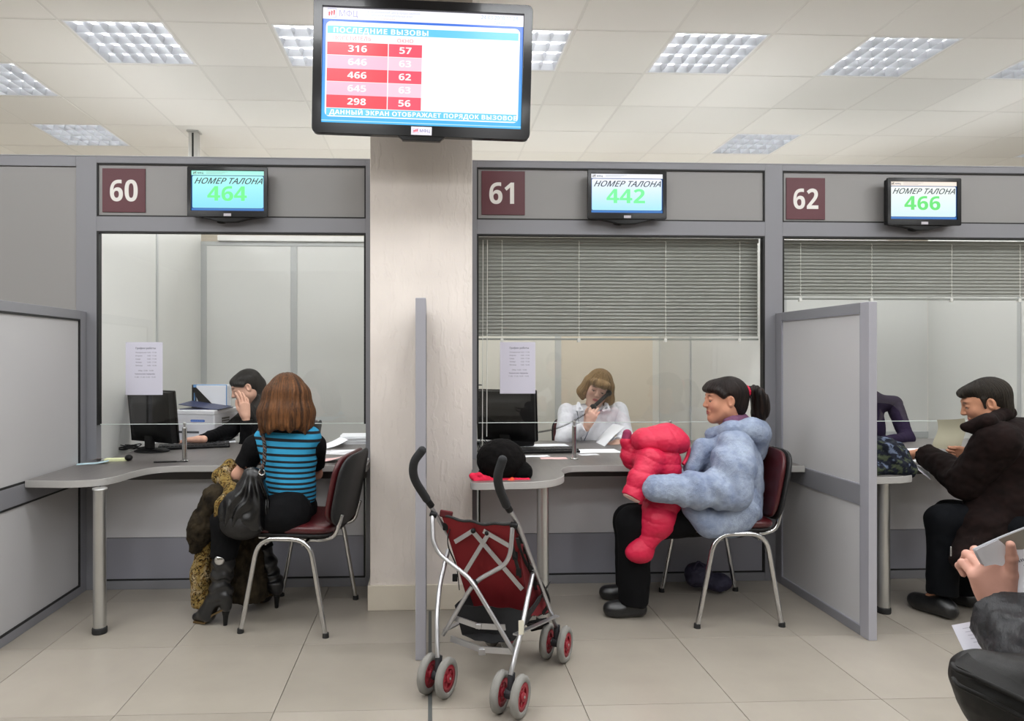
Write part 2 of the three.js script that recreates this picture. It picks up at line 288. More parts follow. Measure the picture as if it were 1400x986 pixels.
// offices behind the glass
{
  const w = structure('wall_offices'), zb = -6.04, X = (u) => at(u, 300, 6.04).x, y1 = 2.335;
  const panel = (x0, x1, m, a = 0.0, b = y1) => part(w, 'wall_panel', box(x0, a, zb - 0.04, x1, b, zb, 0.001), m);
  const mul = (x, h = y1, w_ = 0.055) => part(w, 'mullion', box(x - w_ / 2, 0, zb - 0.05, x + w_ / 2, h, zb + 0.008, 0.002), x > 0.3 && x < 2 ? M.officeWall : M.mullion);
  const L = -2.0, m1 = X(402), d0 = 0.02, m2 = X(763), m3 = 2.0, xr = 4.55;
  panel(L, m1, M.officeWall); panel(m1, d0, M.officeWall); panel(d0, m2, M.officeCream); panel(m2, m3, M.officeBeige); panel(m3, 3.2, M.officeCream); panel(3.2, xr, M.officeWall);
  for (const x of [L + 0.02, m1, m2, 3.2]) mul(x);
  part(w, 'rail', box(L, y1, zb - 0.05, xr, y1 + 0.035, zb + 0.008), M.mullion); part(w, 'rail', box(2.1, 0.62, zb - 0.01, xr, 0.68, zb + 0.01), M.mullion);
  const sideWall = (name, x, dir, m, seams, h = 2.5) => {
    const s = structure(name), zs = [FAC - 0.065, ...seams, zb]; let prev = zs[0];
    for (let i = 1; i < zs.length; i++) { part(s, 'wall_panel', box(x, 0, zs[i] + 0.004, x + 0.06, h, prev - 0.004, 0.001), m); prev = zs[i]; }
    for (const z of seams) part(s, 'mullion', box(x - 0.006, 0, z - 0.016, x + 0.066, h, z + 0.016, 0.001), M.mullion);
  };
  sideWall('wall_office_left', L - 0.06, 1, M.officeWall, [-5.07]);
  sideWall('wall_office_middle', -0.04, 1, M.officeCream, [-5.07]);
  sideWall('wall_office_right', 2.058, 1, M.officeWall, [-5.3]);
  sideWall('wall_office_end', xr, 1, M.officeWall, [-5.07]);
}
// added troughs on the office walls, out of view, as fill light for the ceiling
{
  const tubeM = S('#ffffff', 0.4, { emissive: LAMP_COLOR, emissiveIntensity: 3 }), metal = M.white;
  const trough = (x, y, z, len, alongX) => {
    const t = thing('added_uplight_trough', 'added long white uplight trough on top of an office wall, unseen fill light for the ceiling', 'uplight', [x, y, z], alongX ? 0 : Math.PI / 2, 'added fill uplights on the office walls');
    part(t, 'trough', merge([box(-len / 2, 0.001, -0.06, len / 2, 0.006, 0.06), box(-len / 2, 0.006, -0.06, len / 2, 0.05, -0.055), box(-len / 2, 0.006, 0.055, len / 2, 0.05, 0.06), box(-len / 2, 0.006, -0.055, -len / 2 + 0.004, 0.05, 0.055), box(len / 2 - 0.004, 0.006, -0.055, len / 2, 0.05, 0.055)]), metal);
    for (const q of [-0.025, 0.025]) part(t, 'tube', new THREE.CylinderGeometry(0.013, 0.013, len - 0.06, 12).rotateZ(Math.PI / 2), tubeM, [0, 0.03, q]);
    const L = new THREE.RectAreaLight(LAMP_COLOR, UPLIGHT_FILL, len - 0.05, 0.1); L.name = 'lamp'; L.position.set(0, 0.055, 0); L.rotation.x = Math.PI / 2; t.add(L);
  };
  for (const x of [-2.03, -0.01, 2.088, 4.58]) trough(x, 2.5, -5.0, 1.66, false);
  for (const x of [-1.0, 1.04, 3.3]) trough(x, 2.37, -6.065, 1.7, true);
}
// metal ceiling post that stands behind the counter front
{
  const t = thing('metal_post', 'brushed metal post rising to the ceiling behind the top rail on the left', 'post', [-2.03, 2.5005, -5.95]), h = CEIL - 2.5015;
  part(t, 'pole', box(-0.038, 0, -0.038, 0.038, h, 0.038, 0.008), M.steel); part(t, 'slot', box(-0.008, 0.02, 0.036, 0.008, h - 0.02, 0.0395, 0.001), M.gasket); part(t, 'flange', box(-0.05, h - 0.012, -0.05, 0.05, h, 0.05, 0.002), M.steel);
}
// ---------------------------------------------------------------- partitions between the visitors
function partition(x, z0, z1, th, label, edge, gasket) {
  const L = z0 - z1, t = thing('partition_screen', label, 'partition', [x, 0, z0]), h = 1.625, pw = 0.066, e = th / 2;
  part(t, 'post', box(-e, 0, -pw, e, h, 0, 0.003), edge); part(t, 'post', box(-e, 0, -L, e, h, -L + pw, 0.003), M.frame);
  for (const [a, b] of [[0, 0.045], [0.64, 0.735], [h - 0.05, h]]) part(t, 'rail', box(-e, a, -L + pw, e, b, -pw, 0.002), M.frame);
  for (const [a, b] of [[0.045, 0.64], [0.735, h - 0.05]]) {
    part(t, 'panel', box(-e + 0.009, a, -L + pw, e - 0.009, b, -pw, 0), M.screenPanel);
    const w = gasket ? 0.01 : 0.004, y0 = a, y1 = b, za = -L + pw, zb = -pw;
    for (const s of [-1, 1]) { const q = s * (e - 0.0055), g = merge([box(q - 0.0045, y0, za, q + 0.0045, y0 + w, zb, 0), box(q - 0.0045, y1 - w, za, q + 0.0045, y1, zb, 0), box(q - 0.0045, y0 + w, za, q + 0.0045, y1 - w, za + w, 0), box(q - 0.0045, y0 + w, zb - w, q + 0.0045, y1 - w, zb, 0)]); part(t, 'gasket', g, gasket ? M.gasket : M.kickPanel); }
  }
  return t;
}
partition(-2.02, -3.16, FAC + 0.002, 0.042, 'grey framed partition with black seals at the left side of counter 60', M.frameLight, true);
partition(-0.042, -3.05, -3.652, 0.047, 'grey partition seen edge-on in front of the pillar', M.frameLight, true);
partition(2.118, -3.17, FAC + 0.002, 0.042, 'grey framed partition right of the blue fur coat, between counters 61 and 62', M.frameLight, false);

// ---------------------------------------------------------------- counters
const deskTop = P_('#5d5957', 0.36, { map: null }); deskTop.map = mottle([0.40, 0.385, 0.375], 0.12, 60, 3); deskTop.color.set('#ffffff');
const deskEdge = S('#a5a3a0', 0.45), apron = S('#4e4b4a', 0.55);
function desk(label, front, xl, xr, zBack, leg, kick) {   // front: outline points left to right (metres)
  const t = thing('counter_desk', label, 'counter', [leg.x, 0, leg.z]), ox = leg.x, oz = leg.z;
  const c = new THREE.CatmullRomCurve3(front.map((p) => V(p.x, 0, p.z)), false, 'centripetal'), pts = c.getPoints(90);
  const [ba, bb] = BAYS.find(([a, b]) => leg.x < b + 0.3 && leg.x > a - 0.3), zn = FAC + 0.002;
  const outline = [V(ba + 0.014, 0, zBack), V(ba + 0.014, 0, zn), V(xl, 0, zn), ...pts, V(xr, 0, zn), V(bb - 0.014, 0, zn), V(bb - 0.014, 0, zBack)];
  const sh = new THREE.Shape(outline.map((p) => new THREE.Vector2(p.x - ox, -(p.z - oz))));
  const top = metric(new THREE.ExtrudeGeometry(sh, { depth: 0.034, bevelEnabled: false }).rotateX(-Math.PI / 2)); top.translate(0, DESK - 0.034, 0);
  part(t, 'worktop', top, deskTop);
  const P = pts.map((p) => V(p.x - ox, 0, p.z - oz)), pos = [];
  const N = P.map((p, i) => { const d = P[Math.min(P.length - 1, i + 1)].clone().sub(P[Math.max(0, i - 1)]).normalize(); return V(-d.z, 0, d.x); });
  const ring = (i) => [[0, 0.0005], [0.0015, 0], [0.0022, -0.0015], [0.0022, -0.0325], [0.0015, -0.034], [0, -0.0345]].map(([o, y]) => P[i].clone().addScaledVector(N[i], o + 0.0004).setY(DESK + y));
  const idx = []; P.forEach((_, i) => ring(i).forEach((q) => pos.push(q.x, q.y, q.z)));
  for (let i = 0; i < P.length - 1; i++) for (let k = 0; k < 5; k++) { const a = i * 6 + k, b = a + 6; idx.push(a, a + 1, b, b, a + 1, b + 1); }
  const eg = new THREE.BufferGeometry(); eg.setAttribute('position', new THREE.Float32BufferAttribute(pos, 3)); eg.setAttribute('uv', new THREE.Float32BufferAttribute(new Float32Array(pos.length / 3 * 2), 2)); eg.setIndex(idx); eg.computeVertexNormals();
  part(t, 'edge_band', eg, deskEdge);
  part(t, 'apron', box(xl - ox + 0.02, DESK - 0.1, FAC + 0.03 - oz, xr - ox - 0.02, DESK - 0.0345, FAC + 0.05 - oz, 0.001), apron);
  const lg = part(t, 'leg', lathe([[0, 0.03], [0.03, 0.03], [0.03, DESK - 0.05], [0.03, DESK - 0.035]], 28), M.steel); part(lg, 'collar', lathe([[0.0305, DESK - 0.046], [0.0335, DESK - 0.044], [0.0335, DESK - 0.035], [0, DESK - 0.035]], 28), M.steel); part(lg, 'foot', lathe([[0, 0], [0.033, 0], [0.035, 0.006], [0.035, 0.026], [0.031, 0.032], [0, 0.032]], 28), M.rubber);
  return t;
}
const Gd = (list) => list.map(([u, v]) => onHeight(u, v, DESK));
{
  let f = Gd([[30, 657], [60, 657.5], [100, 657.5], [139, 655], [160, 651], [181, 645], [205, 640], [235, 637.4], [300, 636.8], [400, 636.6], [502, 636.6]]);
  f[0].x = -1.996; desk('dark grey counter desk of window 60 with a curved lobe on a steel leg', f, -1.996, f[f.length - 1].x, -4.92, V(onHeight(128, 680, DESK).x, 0, -3.42).setX(-1.625));
  f = Gd([[647, 660], [690, 659.6], [729, 659], [751, 657], [764, 654], [770.5, 650], [769, 645.5], [767, 643], [770, 640], [780, 637.5], [800, 636.8], [860, 636.6], [950, 637], [1045, 637.6]]);
  f[f.length - 1].x = 2.092; f.unshift(V(f[0].x - 0.004, DESK, f[0].z - 0.1)); desk('dark grey counter desk of window 61 with a rounded lobe beside the pillar', f, 0.25, 2.092, -4.92, V(onHeight(740, 672, DESK).x, 0, -3.45).setX(0.575));
  f = [V(2.142, DESK, -3.36), V(2.3, DESK, -3.355), V(2.42, DESK, -3.375), V(2.49, DESK, -3.42), V(2.51, DESK, -3.49), V(2.495, DESK, -3.6), V(2.52, DESK, -3.7), V(2.62, DESK, -3.755), V(2.75, DESK, -3.765), V(3.4, DESK, -3.765), V(4.44, DESK, -3.765)];
  desk('dark grey counter desk of window 62 behind the right partition', f, 2.142, 4.44, -4.92, V(2.41, 0, -3.52));
}
// ---------------------------------------------------------------- number plates and ticket displays over the windows
function plate(num, x0, y0, x1, y1, label) {
  const w = x1 - x0, h = y1 - y0, t = thing('number_plate', label, 'number sign', [(x0 + x1) / 2, (y0 + y1) / 2, FAC - 0.0115]);
  const tex = canvasTex(256, 256, (g, W, H) => { g.fillStyle = '#5c2f36'; g.fillRect(0, 0, W, H); g.fillStyle = '#e6e4df'; g.font = 'bold 176px sans-serif'; g.textAlign = 'center'; g.save(); g.translate(W / 2, H * 0.75); g.scale(0.92, 1.0); g.fillText(num, 0, 0); g.restore(); });
  part(t, 'plate', box(-w / 2, -h / 2, 0, w / 2, h / 2, 0.006, 0.001), S('#5c2f36', 0.45));
  part(t, 'print', new THREE.PlaneGeometry(w - 0.003, h - 0.003).translate(0, 0, 0.0064), S('#ffffff', 0.45, { map: tex }));
}
plate('60', -1.913, 2.206, -1.666, 2.462, 'dark maroon plate with the white number 60 left of the turquoise display');
plate('61', 0.307, 2.21, 0.568, 2.472, 'dark maroon plate with the white number 61 right of the pillar');
plate('62', 2.168, 2.198, 2.41, 2.452, 'dark maroon plate with the white number 62 above the partition');
const rr = (g, x, y, w, h, r) => { g.beginPath(); g.roundRect(x, y, w, h, r); g.fill(); };
const logo = (g, x, y, s, mono) => { g.strokeStyle = mono ? '#445' : '#8a86b8'; g.lineWidth = s * 0.05; g.strokeRect(x, y, s, s); g.fillStyle = mono ? '#443' : '#c8283c'; for (const [q, a, b] of [[0.1, 0.42, 0.86], [0.38, 0.3, 0.8], [0.66, 0.2, 0.76]]) { g.beginPath(); g.moveTo(x + s * q, y + s * (b - 0.02)); g.lineTo(x + s * q, y + s * a); g.quadraticCurveTo(x + s * (q + 0.1), y + s * (a - 0.16), x + s * (q + 0.22), y + s * (a + 0.04)); g.lineTo(x + s * (q + 0.16), y + s * b); g.closePath(); g.fill(); } };
function screenPanel(parent, w, h, z, tex, glow) { return part(parent, 'screen', new THREE.PlaneGeometry(w, h).translate(0, 0, z), new THREE.MeshStandardMaterial({ color: '#050505', roughness: 0.35, emissive: '#ffffff', emissiveMap: tex, emissiveIntensity: glow })); }
function bezelGeo(w, h, iw, ih, dy, depth, r) {
  const s = new THREE.Shape(); const R = (p, x, y, a, b, q) => { p.moveTo(x + q, y); p.lineTo(x + a - q, y); p.quadraticCurveTo(x + a, y, x + a, y + q); p.lineTo(x + a, y + b - q); p.quadraticCurveTo(x + a, y + b, x + a - q, y + b); p.lineTo(x + q, y + b); p.quadraticCurveTo(x, y + b, x, y + b - q); p.lineTo(x, y + q); p.quadraticCurveTo(x, y, x + q, y); };
  R(s, -w / 2, -h / 2, w, h, r); const hole = new THREE.Path(); R(hole, -iw / 2, -ih / 2 + dy, iw, ih, 0.001); s.holes.push(hole);
  return metric(new THREE.ExtrudeGeometry(s, { depth, bevelEnabled: true, bevelSize: 0.002, bevelThickness: 0.003, bevelSegments: 2, curveSegments: 6 }));
}
function ticketDisplay(num, x0, y0, x1, y1, tint, label) {
  const w = x1 - x0, h = y1 - y0 , t = thing('ticket_display', label, 'display', [(x0 + x1) / 2, (y0 + y1) / 2, FAC]);
  const tex = canvasTex(640, 380, (g, W, H) => {
    g.fillStyle = '#123a7a'; g.fillRect(0, 0, W, H); g.fillStyle = tint[0]; g.fillRect(0, 0, W, 44); logo(g, 16, 8, 28, true); g.fillStyle = '#445566'; g.font = 'bold 22px sans-serif'; g.fillText('МФЦ', 52, 31);
    g.fillStyle = '#7f8f97'; g.font = '9px sans-serif'; for (let i = 0; i < 3; i++) g.fillRect(130, 12 + i * 9, 190 - i * 24, 2);
    g.fillStyle = '#1e4a86'; g.fillRect(0, 44, W, H - 44); g.fillStyle = '#2f78c4'; g.fillRect(0, H - 26, W, 14);
    const gr = g.createLinearGradient(0, 55, 0, H - 30); gr.addColorStop(0, tint[1]); gr.addColorStop(1, tint[2]); g.fillStyle = gr; rr(g, 10, 50, W - 20, H - 82, 14);
    g.fillStyle = '#1d2a33'; g.textAlign = 'center'; g.font = 'italic 74px sans-serif'; const m = g.measureText('НОМЕР ТАЛОНА').width; g.save(); g.translate(W / 2, 122); g.transform(1, 0, -0.2, 1, 0, 0); g.scale((W - 42) / m, 1); g.fillText('НОМЕР ТАЛОНА', 0, 0); g.strokeStyle = '#1d2a33'; g.lineWidth = 1.6; g.strokeText('НОМЕР ТАЛОНА', 0, 0); g.restore();
    g.fillStyle = tint[3]; g.font = 'bold 188px sans-serif'; g.save(); g.translate(W / 2 - 6, 280); g.scale(1.12, 1); g.fillText(num, 0, 0); g.restore();
  });
  part(t, 'mount', box(-0.06, -0.05, -0.012, 0.06, 0.05, 0.03), M.black);
  part(t, 'case', box(-w / 2 + 0.004, -h / 2 + 0.004, 0.03, w / 2 - 0.004, h / 2 - 0.004, 0.066, 0.008), M.black);
  part(t, 'bezel', bezelGeo(w, h, w - 0.036, h - 0.05, 0.007, 0.01, 0.008).translate(0, 0, 0.066), M.blackGloss);
  screenPanel(t, w - 0.036, h - 0.05, 0.0675, tex, 0.9).position.y = 0.007;
  const s = new THREE.Shape(); s.moveTo(-w / 2 + 0.02, 0.004); s.quadraticCurveTo(-w / 4, -0.004, -w * 0.12, -0.024); s.quadraticCurveTo(0, -0.03, w * 0.12, -0.024); s.quadraticCurveTo(w / 4, -0.004, w / 2 - 0.02, 0.004); s.closePath();
  part(t, 'chin', metric(new THREE.ExtrudeGeometry(s, { depth: 0.03, bevelEnabled: true, bevelSize: 0.002, bevelThickness: 0.003, bevelSegments: 1 })).translate(0, -h / 2, 0.036), M.blackGloss);
  part(t, 'logo_plate', box(-0.021, -h / 2 + 0.003, 0.078, 0.021, -h / 2 + 0.019, 0.0805, 0.0005), S('#b9b4bb', 0.4));
  part(t, 'cable', tube([[-0.05, -h / 2, 0.03], [-0.07, -h / 2 - 0.022, 0.034], [-0.03, -h / 2 - 0.028, 0.036], [0.0, -h / 2 - 0.01, 0.03]], 0.004, 6), M.rubber);
}
ticketDisplay('464', -1.394, 2.168, -0.94, 2.454, ['#a8f2e2', '#a9f6ee', '#86dcf4', '#6cf48c'], 'black wall display with a turquoise screen showing the green number 464');
ticketDisplay('442', 0.93, 2.176, 1.398, 2.462, ['#f3f4fa', '#eef0fb', '#a5e4f8', '#74f59a'], 'black wall display with a pale screen showing the green number 442, over the long blind');
ticketDisplay('466', 2.746, 2.154, 3.2, 2.436, ['#f4e6da', '#eef3ee', '#d2ecef', '#62e070'], 'black wall display with a pale screen showing the green number 466, farthest right');
// the large call screen in front of the pillar
{
  const a = at(578, 95, 3.3), w = 1.052, h = 0.645, t = thing('call_screen', 'large black flat screen listing visitor and window numbers, in front of the pillar', 'television', a);
  t.rotation.set(0.03, 0.0, -0.022);
  const tex = canvasTex(1400, 800, (g, W, H) => {
    g.fillStyle = '#3f8ff0'; g.fillRect(0, 0, W, H); const bl = g.createLinearGradient(0, 100, 0, H); bl.addColorStop(0, '#2f6fe0'); bl.addColorStop(1, '#3fb4f2'); g.fillStyle = bl; g.fillRect(0, 80, W, H);
    g.fillStyle = '#f4f2fc'; g.fillRect(0, 0, W, 80); logo(g, 34, 10, 58); g.fillStyle = '#9a96c6'; g.font = '58px sans-serif'; g.fillText('МФЦ', 108, 60);
    g.font = '19px sans-serif'; g.fillStyle = '#c2ccdd'; g.fillText('Многофункциональный центр предоставления', 250, 28); g.fillText('государственных и муниципальных услуг', 250, 50); g.fillStyle = '#e2cfc2'; g.fillText('населению и организациям', 250, 72);
    g.fillStyle = '#8aa4d0'; g.font = '34px sans-serif'; g.textAlign = 'center'; g.fillText('24.03.2010 11:28', 1230, 38); g.font = '28px sans-serif'; g.fillText('Среда', 1230, 70); g.textAlign = 'left';
    g.fillStyle = '#ffffff'; rr(g, 24, 96, W - 48, H - 146, 34);
    g.fillStyle = '#63c9f0'; g.fillRect(34, 126, W - 68, 52); g.fillStyle = '#ffffff'; g.font = 'bold 50px sans-serif'; g.save(); g.translate(70, 171); g.scale(1.24, 1); g.fillText('ПОСЛЕДНИЕ ВЫЗОВЫ', 0, 0); g.restore();
    g.fillStyle = '#d97f90'; g.font = '38px sans-serif'; g.save(); g.translate(70, 221); g.scale(1.16, 1); g.fillText('ПОСЕТИТЕЛЬ', 0, 0); g.restore(); g.save(); g.translate(516, 225); g.scale(1.1, 1); g.fillText('ОКНО', 0, 0); g.restore();
    [['316', '57'], ['646', '63'], ['466', '62'], ['645', '63'], ['298', '56']].forEach(([p, q], i) => {
      const y = 236 + i * 91; g.fillStyle = i % 2 ? '#ffb9cf' : '#f0404f'; g.fillRect(34, y, 420, i % 2 ? 92 : 88); g.fillStyle = i % 2 ? '#ffc9da' : '#f25068'; g.fillRect(460, y, 232, i % 2 ? 92 : 88);
      g.fillStyle = i % 2 ? '#fff3f5' : '#ffffff'; g.font = 'bold 62px sans-serif'; g.textAlign = 'center'; for (const [s, x] of [[p, 244], [q, 576]]) { g.save(); g.translate(x, y + 64); g.scale(1.32, 1); g.fillText(s, 0, 0); g.restore(); } g.textAlign = 'left';
    });
    g.fillStyle = '#63c9f0'; g.fillRect(34, 692, W - 68, 50); g.fillStyle = '#ffffff'; g.font = 'bold 44px sans-serif'; const s = 'ДАННЫЙ ЭКРАН ОТОБРАЖАЕТ ПОРЯДОК ВЫЗОВОВ', m = g.measureText('ДАННЫЙ ЭКРАН ОТОБРАЖАЕТ ПОРЯДОК ВЫЗОВОВ').width; g.save(); g.beginPath(); g.rect(34, 692, W - 68, 50); g.clip(); g.translate(56, 733); g.scale((W - 82) / m, 1); g.fillText(s, 0, 0); g.restore();
    g.fillStyle = '#bfe9fb'; g.fillRect(0, H - 26, W, 5);
  });
  part(t, 'case', box(-w / 2 + 0.03, -h / 2 + 0.03, -0.1, w / 2 - 0.03, h / 2 - 0.03, -0.02, 0.02), M.black);
  part(t, 'bezel', bezelGeo(w, h, 0.972, 0.556, 0.004, 0.03, 0.03).translate(0, 0, -0.022), M.blackGloss);
  screenPanel(t, 0.972, 0.556, -0.006, tex, 0.95).position.y = 0.004;
  const s = new THREE.Shape(); s.moveTo(-0.13, 0.006); s.quadraticCurveTo(-0.1, -0.004, -0.09, -0.02); s.lineTo(0.09, -0.02); s.quadraticCurveTo(0.1, -0.004, 0.13, 0.006); s.closePath();
  part(t, 'chin', metric(new THREE.ExtrudeGeometry(s, { depth: 0.024, bevelEnabled: true, bevelSize: 0.002, bevelThickness: 0.002, bevelSegments: 1 })).translate(0, -h / 2, -0.018), M.blackGloss);
  const lt = canvasTex(160, 72, (g, W, H) => { g.fillStyle = '#d9d4e2'; g.fillRect(0, 0, W, H); logo(g, 14, 14, 42); g.fillStyle = '#55508a'; g.font = '36px sans-serif'; g.fillText('МФЦ', 64, 48); });
  part(t, 'logo_plate', box(-0.05, -h / 2 + 0.004, 0.009, 0.05, -h / 2 + 0.044, 0.0115, 0.0005), S('#d9d4e2', 0.4)); part(t, 'logo_print', new THREE.PlaneGeometry(0.098, 0.039).translate(0, -h / 2 + 0.024, 0.0119), S('#ffffff', 0.4, { map: lt }));
  part(t, 'wall_arm', merge([box(-0.14, -0.14, -0.125, 0.14, 0.14, -0.1), box(-0.035, -0.035, -0.34, 0.035, 0.035, -0.12), box(-0.1, -0.1, -0.36, 0.1, 0.1, -0.335)]), M.black);
}
// ---------------------------------------------------------------- blinds
function blind(x0, x1, yTop, yBot, cords, label) {
  const t = thing('window_blind', label, 'blind', [(x0 + x1) / 2, yTop, FAC - 0.075]), w = x1 - x0, H = yTop - yBot, n = Math.round((H - 0.05) / 0.0213);
  part(t, 'head_rail', box(-w / 2, -0.026, -0.014, w / 2, 0, 0.014, 0.002), M.slat);
  const prof = []; for (let i = 0; i <= 6; i++) { const q = (i / 6 - 0.5) * 0.026; prof.push([q, -0.0028 * (1 - (q / 0.013) ** 2)]); }
  const g = sheet((u, v) => { const k = v * 6, i = Math.min(5, Math.floor(k)), f = k - i, a = lerp(prof[i][0], prof[i + 1][0], f), b = lerp(prof[i][1], prof[i + 1][1], f); return V((u - 0.5) * w, b, a); }, 1, 6, 0.0004);
  for (let i = 0; i < n; i++) part(t, 'slat', g, M.slat, [0, -0.036 - i * 0.0213, 0], [1.27 + (rnd() - 0.5) * 0.03, 0, (rnd() - 0.5) * 0.001]);
  part(t, 'bottom_rail', box(-w / 2, -H, -0.012, w / 2, -H + 0.012, 0.012, 0.003), S('#8d918b', 0.4));
  for (const x of cords) { const c = x - t.position.x, pts = []; for (let i = 0; i <= n * 2; i++) pts.push(V(c + (i % 2 ? 0.002 : -0.002), -0.02 - i / (n * 2) * (H - 0.03), 0.0145)); part(t, 'ladder_cord', sweep(pts, 0.0016, 5), M.cordWhite); part(t, 'cord_clip', box(c - 0.009, -H - 0.012, -0.006, c + 0.009, -H + 0.01, 0.0165, 0.003), M.cordWhite); }
  return t;
}
{
  const X = (u) => at(u, 400, 4.125).x;
  const b = blind(0.29, 2.024, 2.088, 1.462, [686, 791, 909, 1010].map(X), 'half-lowered grey slatted blind behind the glass of window 61');
  for (const u of [660, 666]) part(b, 'pull_cord', bar([X(u) - b.position.x, -0.02, 0.02], [X(u) - b.position.x - 0.004, -1.33 + (u - 660) * 0.02, 0.021], 0.0022, 6), M.cordWhite);
  blind(2.152, 4.44, 2.082, 1.715, [1093, 1190, 1299, 1392].map(X).concat([3.95, 4.3]), 'grey slatted blind lowered a quarter behind the glass of window 62');
}
// ---------------------------------------------------------------- notices on the glass
{
  const tex = canvasTex(420, 600, (g, W, H) => {
    g.fillStyle = '#c9c7d4'; g.fillRect(0, 0, W, H); g.fillStyle = '#5c5b66'; g.textAlign = 'center'; g.font = 'bold 30px sans-serif'; g.fillText('График работы', W / 2 + 18, 78); g.textAlign = 'left'; g.font = '20px sans-serif';
    [['Понедельник', '9.00 - 17.30'], ['Вторник', '9.00 - 17.30'], ['Среда', '9.00 - 17.30'], ['Четверг', '9.00 - 17.30'], ['Пятница', '9.00 - 16.30']].forEach(([a, b], i) => { g.fillText(a, 112, 124 + i * 37); g.fillText(b, 246, 124 + i * 37); });
    g.font = '20px sans-serif'; g.fillText('Обед  13.00 - 14.00', 142, 330); g.font = 'bold 19px sans-serif'; g.fillText('Технические перерывы', 104, 368); g.font = '20px sans-serif'; g.fillText('11.00 - 11.20, 15.30 - 15.45', 100, 404);
  });
  const m = S('#ffffff', 0.7, { map: tex }), back = S('#dcdce4', 0.7);
  for (const [u, v, n, l] of [[198, 504, 0, 'printed opening hours sheet on the glass of window 60'], [707.5, 503, 1, 'printed opening hours sheet on the glass of window 61, below the blind']]) {
    const p = at(u, v, -FAC + 0.03); p.z = FAC - 0.0205; const t = thing('notice_sheet', l, 'notice', p, 0);
    part(t, 'paper', box(-0.107, -0.155, -0.0006, 0.107, 0.155, 0.0004, 0), back); part(t, 'print', new THREE.PlaneGeometry(0.213, 0.309).translate(0, 0, 0.0008), m);
  }
}
// ---------------------------------------------------------------- chairs
function makeChair(label) {
  const t = thing('visitor_chair', label, 'chair');   // faces +z
  for (const s of [-1, 1]) {
    part(t, 'side_frame', poly([[s * 0.262, 0.012, 0.215], [s * 0.262, 0.47, 0.125], [s * 0.262, 0.47, -0.135], [s * 0.262, 0.012, -0.215]], 0.0125, 12, 0.09), M.chrome);
    for (const z of [0.217, -0.217]) part(t, 'foot_cap', new THREE.CylinderGeometry(0.0155, 0.0165, 0.022, 12).translate(s * 0.262, 0.011, z), M.rubber);
    part(t, 'back_tube', poly([[s * 0.17, 0.452, 0.16], [s * 0.17, 0.445, -0.16], [s * 0.17, 0.465, -0.235], [s * 0.165, 0.575, -0.268]], 0.0115, 10, 0.06), M.chrome);
  }
  for (const z of [0.09, -0.1]) part(t, 'cross_bar', bar([-0.262, 0.445, z], [0.262, 0.445, z], 0.0095, 10), M.chrome);
  const pad = (w, h, d, e) => { // rounded superellipse slab in xy, thickness along z
    const g = new THREE.SphereGeometry(1, 48, 28), p = g.attributes.position; const sp = (v, q) => Math.sign(v) * Math.pow(Math.abs(v), q);
    for (let i = 0; i < p.count; i++) { const x = p.getX(i), y = p.getY(i), z = p.getZ(i), th = Math.atan2(y, x), rr_ = Math.hypot(x, y); p.setXYZ(i, sp(Math.cos(th), e) * Math.pow(rr_, 0.35) * w / 2, sp(Math.sin(th), e) * Math.pow(rr_, 0.35) * h / 2, sp(z, 0.75) * d / 2); }
    g.computeVertexNormals(); return g;
  };
  part(t, 'seat', (() => { const g = pad(0.475, 0.45, 0.062, 0.42).rotateX(-Math.PI / 2).translate(0, 0.495, 0.0), p = g.attributes.position; for (let i = 0; i < p.count; i++) { const x = p.getX(i), z = p.getZ(i); p.setY(i, p.getY(i) + 0.012 * (x / 0.24) ** 2 - (z > 0.13 ? ((z - 0.13) ** 2) * 3 : 0)); } g.computeVertexNormals(); return g; })(), M.burgundy);
  part(t, 'seat_shell', (() => { const g = pad(0.46, 0.435, 0.03, 0.42).rotateX(-Math.PI / 2).translate(0, 0.468, 0.0), p = g.attributes.position; for (let i = 0; i < p.count; i++) { const x = p.getX(i), z = p.getZ(i); p.setY(i, p.getY(i) + 0.012 * (x / 0.24) ** 2 - (z > 0.13 ? ((z - 0.13) ** 2) * 3 : 0)); } g.computeVertexNormals(); return g; })(), M.blackShell);
  const curve = (g, dz) => { const p = g.attributes.position; for (let i = 0; i < p.count; i++) { const x = p.getX(i); p.setZ(i, p.getZ(i) + 0.028 * (x / 0.23) ** 2 + dz); } g.rotateX(-0.2); g.translate(0, 0.69, -0.272); g.computeVertexNormals(); return g; };
  part(t, 'backrest', curve(pad(0.465, 0.365, 0.045, 0.5), 0.018), M.burgundy);
  part(t, 'back_shell', curve(pad(0.475, 0.375, 0.036, 0.5), -0.014), M.blackShell);
  return t;
}
const chair0 = makeChair('burgundy visitor chair on chrome legs under the woman in the striped top');
chair0.position.set(-0.675, 0, -3.615); chair0.rotation.y = -Math.PI / 2 - 0.17;
copyOf(chair0, 'burgundy visitor chair on chrome legs under the woman in the blue fur coat', [1.555, 0, -3.62], -Math.PI / 2 + 0.0);
